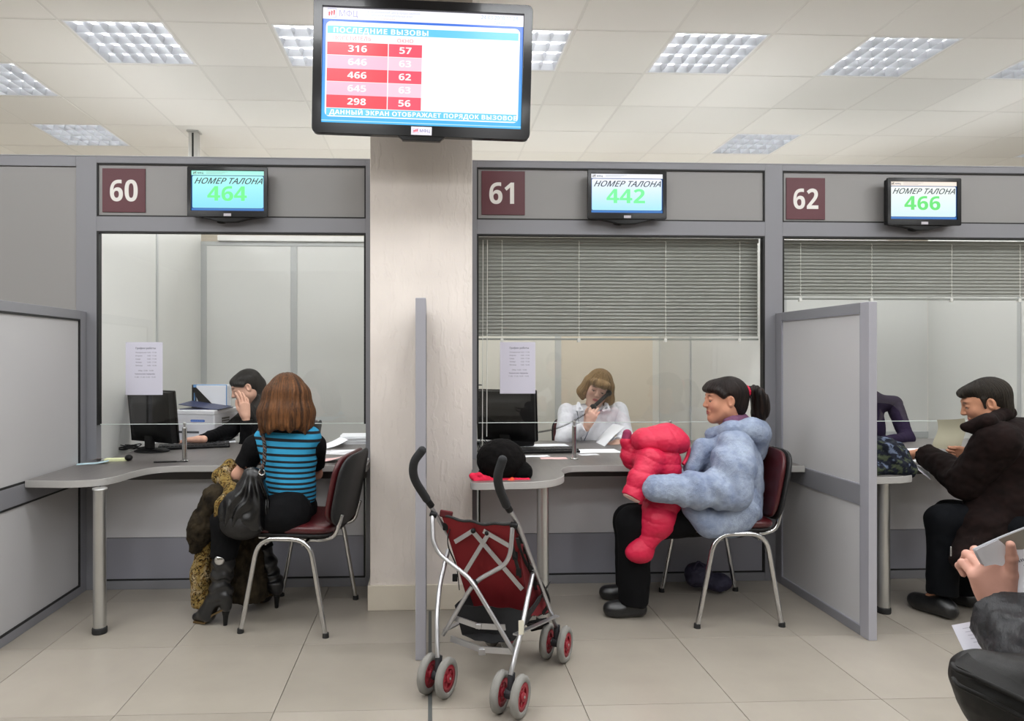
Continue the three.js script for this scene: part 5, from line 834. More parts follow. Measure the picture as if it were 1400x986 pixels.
// --- mother in the blue fur coat
{
  const J = jn({ shL: [1005, 608, 3.42], shR: [1003, 606, 3.78], neck: [1000, 588, 3.60], chest: [992, 640, 3.60], hipL: [1004, 706, 3.52], hipR: [1004, 704, 3.72], knL: [868, 716, 3.50], anL: [866, 815, 3.52], toeL: [834, 832, 3.53], knR: [862, 712, 3.76], anR: [862, 812, 3.76], toeR: [828, 828, 3.78], elL: [1000, 672, 3.36], wrL: [896, 668, 3.34], elR: [975, 672, 3.86], wrR: [900, 650, 3.74] });
  const t = person('woman in a pale blue fur coat with a dark ponytail, holding a child', J), F = headFrame(at(989.5, 548, 3.60), V(-0.99, 0.03, -0.06), V(0.02, 1, 0), 0.98);
  buildBody(t, J, F, { skin: '#c08a70', lip: '#9c5450', lid: 1, hands: [handPrims(along(J.wrL, J.elL, -0.02), V(-0.75, 0.05, -0.65), V(0, 0.1, -1), 1, [0.4, 0.4, 0.45, 0.5]), handPrims(J.wrR, V(-0.6, 0.1, 0.6), V(0.5, 0, 0.6), -1, [0.4, 0.4, 0.45, 0.5])] });
  const P = at, ca = lin('#68748f'), cb = lin('#a3aebf'), furC = (x, y, z) => { const q = clamp(0.5 + 0.75 * fbm(x * 9, y * 8, z * 9) + 0.35 * fbm(x * 42, y * 34, z * 42), 0, 1); return ca.map((a, i) => lerp(a, cb[i], q)); };
  const furM = vc(0.95, { bumpMap: grainBump.clone(), bumpScale: 0.003 }); furM.bumpMap.repeat.set(3.2, 3.2); furM.bumpMap.needsUpdate = true;
  const furD = (k) => (d, x, y, z) => d - 0.004 * fbm(x * 70, y * 60, z * 70) - k * fbm(x * 4, y * 9, z * 4);
  const torso = [cap(P(1003, 606, 3.47), P(1003, 604, 3.74), 0.085, 0.085, 0.06), ell(P(994, 640, 3.60), V(0.175, 0.2, 0.205), 0.08), ell(P(990, 685, 3.60), V(0.18, 0.17, 0.215), 0.08), cap(P(1000, 698, 3.44), P(1000, 698, 3.74), 0.118, 0.118, 0.07), cap(P(950, 694, 3.42), P(950, 694, 3.74), 0.058, 0.058, 0.06), cap(P(966, 714, 3.40), P(966, 714, 3.74), 0.06, 0.06, 0.06), cap(P(970, 722, 3.385), P(992, 718, 3.385), 0.042, 0.04, 0.06), cap(P(960, 612, 3.52), P(946, 640, 3.50), 0.05, 0.045, 0.05)];
  const coat = partW(t, 'fur_coat', cloth(torso, 0.0085, { extra: (d, x, y, z) => furD(0.008)(d, x, y, z) - 0.006 * Math.max(0, Math.sin(y * 34 + x * 16 + 2 * noise(x * 5, y * 5, z * 5))) * (1 - sstep(0.75, 0.85, y)), color: furC }), furM);
  for (const [a, el, w, off] of [['shL', 'elL', 'wrL', 0], ['shR', 'elR', 'wrR', 0]]) partW(t, 'sleeve', cloth([cap(along(J[a], J.chest, 0.1), along(J[a], J[el], 0.5), 0.092, 0.098, 0.05), cap(along(J[a], J[el], 0.45), J[el], 0.1, 0.09, 0.05), cap(J[el], along(J[el], J[w], 0.5), 0.09, 0.085, 0.05), cap(along(J[el], J[w], 0.45), along(J[el], J[w], 1.0), 0.085, 0.068, 0.04)], 0.0075, { extra: (d, x, y, z) => { const q = furD(0.006)(d, x, y, z), s = (x - J[w].x) / (J[el].x - J[w].x); return q - 0.006 * sstep(0.1, 0.35, s) * (1 - sstep(0.9, 1.1, s)) * Math.sin(s * 26 + (y - J[el].y) * 20 + 3 * noise(x * 8, y * 8, z * 8)); }, color: furC }), furM);
  partW(t, 'hood', cloth([cap(P(973, 594, 3.56), P(1000, 590, 3.47), 0.036, 0.045, 0.05), cap(P(1000, 590, 3.47), P(1028, 588, 3.50), 0.045, 0.05, 0.05), cap(P(1028, 586, 3.5), P(1036, 590, 3.70), 0.055, 0.055, 0.05), cap(P(973, 594, 3.64), P(1000, 588, 3.74), 0.036, 0.045, 0.05), cap(P(1000, 588, 3.74), P(1032, 588, 3.70), 0.045, 0.05, 0.05), cap(P(1034, 594, 3.60), P(1034, 614, 3.60), 0.075, 0.055, 0.05), cap(P(1038, 596, 3.50), P(1034, 622, 3.54), 0.05, 0.04, 0.05)], 0.0075, { extra: furD(0.006), color: furC }), furM);
  partW(t, 'scarf', cloth([cap(P(1001, 580, 3.55), P(1010, 578, 3.60), 0.05, 0.052, 0.03), cap(P(1002, 580, 3.65), P(1010, 578, 3.60), 0.05, 0.052, 0.03)], 0.006, { amp: 0.008, freq: [30, 30, 30] }), S('#6d4763', 0.9));
  partW(t, 'trousers', cloth(legPrims(J, 0.092, 0.09, 0.078, 1.1, 0.0), 0.01, { amp: 0.01, freq: [9, 6, 9] }), blackCloth);
  for (const q of ['L', 'R']) partW(t, 'shoe', cloth(shoePrims(J['an' + q].clone().setY(0.085), J['toe' + q], 0.045), 0.006), darkLeather);
  // hair pulled back into a ponytail
  const hp = [ell(F.p(0, 0.042, -0.028), V(0.086, 0.094, 0.102).multiplyScalar(F.s), 0.03, F.q), ell(F.p(0, 0.084, 0.05), V(0.06, 0.03, 0.05).multiplyScalar(F.s), 0.03, F.q), cap(F.p(-0.035, 0.062, 0.088), F.p(0.035, 0.062, 0.088), 0.02, 0.02, 0.02), ell(F.p(0, -0.015, -0.075), V(0.066, 0.075, 0.052).multiplyScalar(F.s), 0.03, F.q), cap(F.p(0, 0.025, -0.1), at(1018, 537, 3.60), 0.028, 0.014, 0.02)];
  for (const s of [-1, 1]) hp.push(ell(F.p(s * 0.086, -0.004, 0.002), V(0.02, 0.04, 0.028).multiplyScalar(F.s), 0.012, F.q, { sub: true }), cap(F.p(s * 0.066, 0.056, 0.06), F.p(s * 0.078, 0.03, 0.03), 0.018, 0.012, 0.02));
  const hc = hairColor(F, '#0f0b0a', '#2c1f1a', { freq: 50 }); partW(t, 'hair', cloth(hp, 0.0045, { extra: strands(F, 0.0016, 40), color: hc, uv: hairUV(F) }), hairMat(0.45));
  const tail = new THREE.CatmullRomCurve3([P(1023, 536, 3.60), P(1031, 534, 3.60), P(1038, 544, 3.60), P(1040, 560, 3.60), P(1035, 577, 3.60)].map((p) => p)), tp = tail.getPoints(8), tl = []; for (let i = 0; i < 8; i++) tl.push(cap(tp[i], tp[i + 1], [0.014, 0.019, 0.025, 0.032, 0.038, 0.042, 0.042, 0.036][i], [0.019, 0.025, 0.032, 0.038, 0.042, 0.042, 0.036, 0.02][i], 0.02));
  partW(t, 'ponytail', cloth(tl, 0.005, { extra: (d, x, y, z) => d - 0.003 * Math.sin(x * 190 + z * 170 + 4 * fbm(x * 20, y * 6, z * 20)), color: hc }), vc(0.4));
  partW(t, 'hair_tie', (() => { const g = new THREE.TorusGeometry(0.018, 0.0125, 10, 24), p = g.attributes.position; for (let i = 0; i < p.count; i++) { const k = 1 + 0.12 * Math.sin(Math.atan2(p.getY(i), p.getX(i)) * 9); p.setXY(i, p.getX(i) * k, p.getY(i) * k); } g.rotateY(Math.PI / 2).computeVertexNormals(); return g.translate(...at(1021.5, 535.5, 3.60).toArray()); })(), S('#c0143c', 0.7));
}
// --- child in the pink snowsuit
{
  const J = jn({ shL: [888, 629, 3.45], shR: [872, 626, 3.62], neck: [897, 622, 3.53], chest: [900, 645, 3.53], hipL: [905, 686, 3.48], hipR: [903, 684, 3.60], knL: [897, 714, 3.44], anL: [884, 742, 3.42], toeL: [868, 752, 3.42], knR: [890, 710, 3.64], anR: [880, 740, 3.64], toeR: [866, 750, 3.64], elL: [876, 655, 3.40], wrL: [864, 680, 3.38], elR: [863, 626, 3.60], wrR: [857.5, 600, 3.60] });
  const t = thing('person', 'small child in a quilted pink snowsuit held on the lap in blue fur', 'child', J.chest.clone()), F = headFrame(at(906, 604, 3.54), V(0.8, 0.25, -0.55), V(-0.15, 1, 0), 0.68);
  const body = bodyPrims(J, { r: 0.55 }), head = headPrims(F, { neck: J.neck }), col = skinColor(F, { skin: '#dba58c' });
  partW(t, 'body', mergeGeometries([netMesh(field(body), bounds(body), 0.011, col), netMesh(field(head), bounds(head), 0.005, col)].map((g) => g.toNonIndexed())), skinMat); eyes(t, F);
  const P = at, pinkM = P_('#c40c3c', 0.55); fineBump(pinkM, grainBump, 0.0008, 8);
  const quilt = (d, x, y, z) => d - 0.006 * Math.pow(Math.abs(Math.sin(y * 40 + x * 12 + 0.8 * noise(x * 10, y * 10, z * 10))), 0.6) - 0.006 * fbm(x * 14, y * 20, z * 14) - 0.002 * fbm(x * 50, y * 60, z * 50);
  const suit = [ell(P(900, 640, 3.53), V(0.115, 0.12, 0.105), 0.05), ell(P(905, 680, 3.535), V(0.1, 0.1, 0.105), 0.05), cap(J.shL, J.shR, 0.06, 0.06, 0.04), cap(P(893, 622, 3.53), P(905, 622, 3.53), 0.075, 0.075, 0.04)];
  for (const q of ['L', 'R']) suit.push(cap(J['hip' + q], J['kn' + q], 0.085, 0.078, 0.04), cap(J['kn' + q], J['an' + q], 0.08, 0.042, 0.03));
  suit.push(cap(along(J.shL, J.chest, 0.1), J.elL, 0.058, 0.056, 0.03), cap(J.elL, J.wrL, 0.056, 0.05, 0.02, { cutB: 0 }), cap(J.shR, J.elR, 0.05, 0.046, 0.03), cap(J.elR, P(857, 604, 3.60), 0.044, 0.03, 0.03, { cutB: 0.02 }));
  partW(t, 'snowsuit', cloth(suit, 0.0065, { extra: quilt }), pinkM);
  partW(t, 'hood', cloth([ell(P(905, 603, 3.54), V(0.128, 0.079, 0.115), 0.03), ell(P(880, 604, 3.52), V(0.06, 0.055, 0.08), 0.05), cap(P(912, 592, 3.54), P(930, 606, 3.52), 0.045, 0.04, 0.04)], 0.0065, { extra: (d, x, y, z) => d - 0.007 * fbm(x * 16, y * 18, z * 16) - 0.005 * Math.pow(Math.abs(Math.sin(x * 30 + y * 10)), 0.6) }), pinkM);
  for (const q of ['L', 'R']) partW(t, 'boot', cloth([ell(along(J['an' + q], J['toe' + q], 0.6).add(V(-0.0, -0.028, 0)), V(0.073, 0.055, 0.056), 0.03), cap(J['an' + q], along(J['an' + q], J['toe' + q], 0.4), 0.042, 0.045, 0.03)], 0.006, { amp: 0.006, freq: [20, 20, 20] }), pinkM);
  partW(t, 'cuff', cloth([cap(along(J.elL, J.wrL, 0.9), along(J.elL, J.wrL, 1.1), 0.047, 0.044, 0.02, { cutA: 0, cutB: 0 })], 0.005, { amp: 0.003, freq: [40, 40, 40] }), S('#e3c3b8', 0.9));
  partW(t, 'mitten', cloth([cap(P(857, 603, 3.60), P(857.5, 593, 3.60), 0.03, 0.024, 0.02)], 0.005, { amp: 0.004 }), S('#8a2c52', 0.85));
  partW(t, 'hood_tie', tube([P(938, 608, 3.50), P(942, 614, 3.49), P(939, 626, 3.49), P(934, 635, 3.47)], 0.009, 8, 20), pinkM);
}
// --- clerk with the telephone
{
  const J = jn({ shR: [775, 563, 5.06], shL: [846, 561, 5.06], neck: [811, 556, 5.04], chest: [811, 590, 5.06], hipR: [795, 650, 5.22], hipL: [828, 650, 5.22], knR: [785, 655, 4.75], knL: [838, 655, 4.75], anR: [785, 730, 4.8], anL: [838, 730, 4.8], toeR: [783, 750, 4.65], toeL: [840, 750, 4.65], elR: [770, 602, 4.90], wrR: [803, 582, 4.78], elL: [856, 602, 4.95], wrL: [843, 606, 4.74] });
  const t = person('clerk in a white blouse with a blonde bob holding a black telephone to her ear', J), F = headFrame(at(817.5, 531, 5.0), V(-0.22, -0.22, 0.95), V(0.27, 1, 0.1), 1.02);
  buildBody(t, J, F, { skin: '#e0b7a3', lip: '#b4605f', lid: 1, hands: [handPrims(J.wrR, V(0.32, 0.75, 0.1), V(0.45, 0.1, -0.8), 1, [0.55, 0.6, 0.6, 0.6], 1.0, { thumbUp: -0.2, thumbOut: 0.5 }), handPrims(J.wrL, V(-0.7, -0.12, 0.5), V(0, -1, 0), 1, [0.35, 0.4, 0.4, 0.4])] });
  const P = at, bl = S('#e8e9ef', 0.8); fineBump(bl, grainBump, 0.0004, 10);
  partW(t, 'blouse', cloth([cap(P(780, 566, 5.06), P(841, 564, 5.06), 0.066, 0.066, 0.05), ell(P(811, 585, 5.05), V(0.165, 0.17, 0.115), 0.06), cap(P(811, 600, 5.06), P(811, 640, 5.15), 0.14, 0.13, 0.06)], 0.008, { amp: 0.008, freq: [11, 7, 11] }), bl);
  for (const q of ['R', 'L']) partW(t, 'sleeve', cloth([cap(J['sh' + q], J['el' + q], 0.064, 0.058, 0.04), cap(J['el' + q], along(J['el' + q], J['wr' + q], 0.92), 0.057, 0.042, 0.03, { cutB: 0.0 })], 0.007, { amp: 0.01, freq: [14, 10, 14] }), bl);
  for (const [a, b, c] of [[[791, 552, 4.98], [789, 562, 4.93], [797, 562, 4.92]], [[829, 552, 4.98], [833, 560, 4.93], [824, 562, 4.92]]]) partW(t, 'collar', cloth([cap(P(...a), P(...b), 0.012, 0.009, 0.012), cap(P(...b), P(...c), 0.009, 0.006, 0.012), cap(P(...a), P(...c), 0.011, 0.006, 0.012)], 0.005), bl);
  partW(t, 'lanyard', sweep([P(789, 562, 4.915), P(793, 588, 4.915), P(796, 608, 4.90)], 0, 4, [0.009, 0.002]), S('#2b3a56', 0.7)); partW(t, 'lanyard', sweep([P(822, 560, 4.92), P(811, 576, 4.91), P(796, 608, 4.90)], 0, 4, [0.009, 0.002]), S('#2b3a56', 0.7));
  partW(t, 'skirt', cloth(legPrims(J, 0.1, 0.08, 0.05, 0.3), 0.012), blackCloth); for (const q of ['L', 'R']) partW(t, 'shoe', cloth(shoePrims(J['an' + q].clone().setY(0.085), J['toe' + q], 0.04), 0.008), darkLeather);
  const hp = [ell(F.p(0, 0.045, -0.025), V(0.096, 0.098, 0.105).multiplyScalar(F.s), 0.03, F.q), cap(F.p(-0.052, 0.058, 0.078), F.p(0.052, 0.058, 0.078), 0.024, 0.024, 0.02), cap(F.p(-0.03, 0.05, 0.088), F.p(0.03, 0.05, 0.088), 0.02, 0.02, 0.02)];
  for (let i = 0; i <= 8; i++) { const th = (-104 + i * 26) * Math.PI / 180, sx = Math.sin(th), cz = -Math.cos(th); hp.push(cap(F.p(sx * 0.082, 0.03, cz * 0.08 - 0.012), F.p(sx * 0.104, -0.06, cz * 0.085 - 0.012), 0.034, 0.034, 0.025), cap(F.p(sx * 0.104, -0.06, cz * 0.085 - 0.012), F.p(sx * 0.088, -0.1, cz * 0.072 - 0.012), 0.034, 0.018, 0.025)); }
  partW(t, 'hair', cloth(hp, 0.005, { extra: strands(F, 0.0022, 36), color: hairColor(F, '#6f5534', '#b8976a', { freq: 50 }), uv: hairUV(F) }), hairMat(0.5));
  const hs = thing('telephone_handset', 'black telephone handset held to the ear of the clerk in white, on a coiled cord', 'telephone', P(819, 550, 4.86));
  const a = P(811, 557, 4.80), b = P(833, 537, 4.93), dd = b.clone().sub(a).normalize(); partW(hs, 'handle', merge([bar(a, b, 0.014, 12), new THREE.SphereGeometry(0.024, 16, 12).translate(...a.toArray()), new THREE.SphereGeometry(0.022, 16, 12).translate(...along(a, b, 0.97).toArray())]), M.black);
  const A = P(809, 560, 4.80), B = P(728, 592, 4.62), cp = []; for (let i = 0; i <= 420; i++) { const u = i / 420, p = along(A, B, u), q = u * Math.PI * 2 * 44; p.y -= 0.035 * Math.sin(Math.PI * u); p.y += 0.0065 * Math.cos(q); p.z += 0.0065 * Math.sin(q); cp.push(p); } partW(hs, 'cord', sweep(cp, 0.0018, 5), M.black);
  const pg = P(829, 603, 4.72), cs_ = thing('held_papers', 'curled white papers held up by the clerk in white at her desk', 'papers', pg); for (let i = 0; i < 2; i++) part(cs_, 'sheet', sheet((u, v) => V(-0.075 + 0.16 * v + 0.05 * (1 - v) * (1 - v) * 0 + (u - 0.5) * 0.03, -0.05 + 0.16 * v - 0.0 + i * 0.004 + 0.03 * (1 - v) * (1 - v) * (u - 0.5), 0.04 + (u - 0.5) * 0.2 - 0.05 * Math.sin(v * 2.6) + i * 0.006), 10, 14, 0.0007), M.paper);
}
// --- dark-haired clerk
{
  const J = jn({ shL: [356, 576, 4.98], shR: [340, 568, 5.22], neck: [346, 560, 5.08], chest: [360, 598, 5.12], hipL: [378, 650, 5.1], hipR: [372, 648, 5.28], knL: [310, 655, 5.1], knR: [312, 652, 5.3], anL: [312, 728, 5.1], anR: [312, 726, 5.3], toeL: [290, 740, 5.1], toeR: [290, 738, 5.3], elL: [338, 612, 4.86], wrL: [336, 571, 4.82], elR: [312, 590, 5.02], wrR: [274, 601, 4.72] });
  const t = person('dark-haired clerk in black at the desk of window 60 with a hand to her mouth', J), F = headFrame(at(336, 531, 5.02), V(-0.84, -0.3, 0.36), V(-0.22, 1, 0), 1.0);
  buildBody(t, J, F, { skin: '#d6a892', lid: 1, hands: [handPrims(J.wrL, V(-0.1, 1, -0.05), V(-0.7, 0, -0.7), 1, [0.22, 0.25, 0.3, 0.4], 1.05, { thumbOut: 0.4, spread: 0.2 }), handPrims(J.wrR, V(-1, -0.02, -0.1), V(0, -1, 0), -1, [0.3, 0.35, 0.35, 0.4], 1.05)] });
  partW(t, 'sweater', cloth([cap(J.shL, J.shR, 0.065, 0.065, 0.05), cap(along(J.shL, J.shR, 0.5), J.chest, 0.1, 0.125, 0.06), cap(J.chest, along(J.hipL, J.hipR, 0.5), 0.125, 0.12, 0.06), cap(along(J.neck, J.chest, 0.05), along(J.neck, J.chest, 0.2), 0.058, 0.07, 0.04)], 0.009, { amp: 0.01, freq: [12, 10, 12] }), blackCloth);
  for (const [q, e] of [['L', 0.93], ['R', 0.95]]) partW(t, 'sleeve', cloth([cap(J['sh' + q], J['el' + q], 0.066, 0.055, 0.04), cap(J['el' + q], along(J['el' + q], J['wr' + q], e), 0.053, 0.037, 0.03, { cutB: 0 })], 0.007, { amp: 0.009, freq: [18, 15, 18] }), blackCloth);
  partW(t, 'trousers', cloth(legPrims(J, 0.09, 0.07, 0.055, 0.96, 0), 0.013), blackCloth); for (const q of ['L', 'R']) partW(t, 'shoe', cloth(shoePrims(J['an' + q].clone().setY(0.085), J['toe' + q], 0.04), 0.008), darkLeather);
  const hp = [ell(F.p(0, 0.044, -0.03), V(0.086, 0.092, 0.102).multiplyScalar(F.s), 0.03, F.q), ell(F.p(0, 0.068, 0.045), V(0.066, 0.036, 0.05).multiplyScalar(F.s), 0.03, F.q), ell(F.p(0, -0.02, -0.085), V(0.06, 0.07, 0.05).multiplyScalar(F.s), 0.03, F.q), cap(F.p(0.01, 0.0, -0.11), at(356, 548, 5.06), 0.035, 0.045, 0.03), cap(at(356, 545, 5.05), at(352, 562, 4.98), 0.05, 0.055, 0.03), cap(at(352, 560, 4.98), at(352, 586, 4.93), 0.055, 0.03, 0.03)];
  for (const s of [-1, 1]) hp.push(cap(F.p(s * 0.056, 0.052, 0.07), F.p(s * 0.078, 0.028, 0.02), 0.016, 0.014, 0.02), ell(F.p(s * 0.086, -0.006, 0.002), V(0.02, 0.034, 0.024).multiplyScalar(F.s), 0.01, F.q, { sub: true }));
  partW(t, 'hair', cloth(hp, 0.005, { extra: strands(F, 0.002, 34), color: hairColor(F, '#080707', '#1c1716', { freq: 50 }), uv: hairUV(F) }), hairMat(0.4));
}
// --- man in the dark brown jacket
{
  const J = jn({ shL: [1362, 600, 3.26], shR: [1392, 592, 3.55], neck: [1362, 578, 3.40], chest: [1385, 640, 3.38], hipL: [1385, 715, 3.30], hipR: [1400, 712, 3.48], knL: [1290, 712, 3.45], knR: [1300, 705, 3.62], anL: [1288, 800, 3.45], anR: [1316, 798, 3.60], toeL: [1252, 810, 3.58], toeR: [1280, 808, 3.72], elL: [1322, 660, 3.42], wrL: [1262, 620, 3.72], elR: [1352, 650, 3.68], wrR: [1330, 622, 3.60] });
  const t = person('man in a dark brown jacket with short dark hair, bent over papers at window 62', J), F = headFrame(at(1346, 552, 3.42), V(-0.84, -0.25, -0.42), V(-0.12, 1, -0.05), 1.0);
  buildBody(t, J, F, { skin: '#b98569', hands: [handPrims(J.wrL, V(-0.6, -0.1, -0.75), V(0, -1, 0), -1, [0.3, 0.35, 0.35, 0.4], 1.05), handPrims(J.wrR, V(-0.5, 0.05, -0.7), V(-0.7, 0, 0.5), 1, [1.1, 1.1, 1.1, 1.1], 0.9, { thumbOut: 0.25, thumbUp: 0.1, thumbCurl: 0.4 })] });
  const P = at, ca = lin('#0f0807'), cb = lin('#1c100e'), jc = (x, y, z) => { const q = clamp(0.5 + fbm(x * 25, y * 25, z * 25), 0, 1); return ca.map((a, i) => lerp(a, cb[i], q)); }, jm = vc(0.95), fold = { amp: 0.02, freq: [8, 9, 8], color: jc };
  partW(t, 'jacket', cloth([cap(P(1366, 604, 3.32), P(1394, 598, 3.5), 0.1, 0.1, 0.06), ell(P(1388, 640, 3.38), V(0.2, 0.2, 0.18), 0.08), ell(P(1388, 690, 3.38), V(0.235, 0.2, 0.2), 0.08), cap(P(1346, 720, 3.32), P(1346, 716, 3.5), 0.1, 0.1, 0.07), cap(P(1332, 752, 3.32), P(1350, 752, 3.46), 0.09, 0.09, 0.07, {}), cap(P(1400, 745, 3.30), P(1400, 745, 3.48), 0.13, 0.13, 0.07), cap(P(1322, 766, 3.27), P(1350, 768, 3.36), 0.075, 0.075, 0.07)], 0.01, fold), jm);
  for (const q of ['L', 'R']) partW(t, 'sleeve', cloth([cap(along(J['sh' + q], J.chest, 0.1), J['el' + q], 0.1, 0.088, 0.05), cap(J['el' + q], along(J['el' + q], J['wr' + q], 0.95), 0.086, 0.066, 0.04, { cutB: 0.0 })], 0.0085, { ...fold, amp: 0.022 }), jm);
  partW(t, 'collar', cloth([cap(P(1320, 584, 3.36), P(1350, 576, 3.28), 0.022, 0.034, 0.03), cap(P(1350, 576, 3.28), P(1372, 566, 3.36), 0.034, 0.034, 0.03), cap(P(1372, 566, 3.36), P(1376, 564, 3.46), 0.034, 0.034, 0.03), cap(P(1376, 564, 3.46), P(1350, 574, 3.54), 0.034, 0.03, 0.03), cap(P(1334, 586, 3.33), P(1352, 584, 3.30), 0.03, 0.04, 0.03)], 0.007, { amp: 0.008, freq: [18, 18, 18], color: jc }), jm);
  const jeans = P_('#0b0d11', 0.9, { specularIntensity: 0.3 }); partW(t, 'trousers', cloth(legPrims(J, 0.095, 0.08, 0.07, 1.14, 0.0), 0.011, { amp: 0.012, freq: [9, 7, 9] }), jeans); for (const q of ['L', 'R']) partW(t, 'shoe', cloth(shoePrims(J['an' + q].clone().setY(0.085), J['toe' + q], 0.05), 0.007), darkLeather);
  partW(t, 'zip_pull', capTube([P(1300, 748, 3.225), P(1300, 760, 3.22)], 0.004, 6, 4), M.chrome);
  const hp = [ell(F.p(0, 0.044, -0.03), V(0.084, 0.09, 0.1).multiplyScalar(F.s), 0.03, F.q), ell(F.p(0, 0.08, 0.045), V(0.062, 0.03, 0.05).multiplyScalar(F.s), 0.03, F.q), ell(F.p(0, -0.03, -0.075), V(0.062, 0.07, 0.04).multiplyScalar(F.s), 0.03, F.q), cap(F.p(-0.03, 0.072, 0.085), F.p(0.03, 0.068, 0.09), 0.014, 0.014, 0.02)];
  for (const s of [-1, 1]) hp.push(cap(F.p(s * 0.074, 0.03, 0.012), F.p(s * 0.075, -0.012, 0.016), 0.012, 0.008, 0.01), ell(F.p(s * 0.086, -0.004, -0.008), V(0.02, 0.034, 0.022).multiplyScalar(F.s), 0.01, F.q, { sub: true }));
  partW(t, 'hair', cloth(hp, 0.0048, { extra: strands(F, 0.0022, 44), color: hairColor(F, '#100c09', '#322a20', { freq: 60 }), uv: hairUV(F) }), hairMat(0.7));
}
// --- clerk of window 62, mostly behind the partition
{
  const J = jn({ shR: [1150, 548, 5.0], shL: [1222, 552, 4.98], neck: [1176, 540, 5.0], chest: [1184, 585, 5.0], hipR: [1170, 650, 5.15], hipL: [1204, 650, 5.15], knR: [1165, 655, 4.7], knL: [1210, 655, 4.7], anR: [1165, 730, 4.75], anL: [1210, 730, 4.75], toeR: [1163, 745, 4.6], toeL: [1212, 745, 4.6], elR: [1140, 604, 4.8], wrR: [1170, 606, 4.62], elL: [1240, 600, 4.8], wrL: [1206, 603, 4.66] });
  const t = person('clerk in a dark purple sweater at window 62, mostly hidden by the partition', J), F = headFrame(at(1168, 515, 4.98), V(0.1, -0.25, 0.95), V(0, 1, 0), 1.0);
  buildBody(t, J, F, { skin: '#d2a48d', hands: [handPrims(J.wrL, V(-1, -0.05, 0.2), V(0, -1, 0), 1), handPrims(J.wrR, V(1, -0.05, 0.2), V(0, -1, 0), -1)] });
  const sw = P_('#241b30', 0.95, { specularIntensity: 0.3 });
  partW(t, 'sweater', cloth([cap(J.shL, J.shR, 0.06, 0.06, 0.05), cap(along(J.shL, J.shR, 0.5), J.chest, 0.1, 0.115, 0.06), cap(J.chest, along(J.hipL, J.hipR, 0.5), 0.115, 0.115, 0.06)], 0.009, { amp: 0.006, freq: [12, 10, 12] }), sw);
  for (const q of ['L', 'R']) partW(t, 'sleeve', cloth([cap(J['sh' + q], J['el' + q], 0.058, 0.048, 0.04), cap(J['el' + q], along(J['el' + q], J['wr' + q], 0.93), 0.047, 0.036, 0.03, { cutB: 0 })], 0.007, { amp: 0.006, freq: [18, 15, 18] }), sw);
  partW(t, 'trousers', cloth(legPrims(J, 0.09, 0.07, 0.055, 0.96, 0), 0.014), blackCloth); for (const q of ['L', 'R']) partW(t, 'shoe', cloth(shoePrims(J['an' + q].clone().setY(0.085), J['toe' + q], 0.04), 0.008), darkLeather);
  partW(t, 'hair', cloth([ell(F.p(0, 0.045, -0.028), V(0.09, 0.094, 0.102).multiplyScalar(F.s), 0.03, F.q), ell(F.p(0, -0.04, -0.07), V(0.08, 0.1, 0.05).multiplyScalar(F.s), 0.03, F.q)], 0.006, { color: hairColor(F, '#1a1210', '#3a2a22'), uv: hairUV(F) }), hairMat(0.5));
}
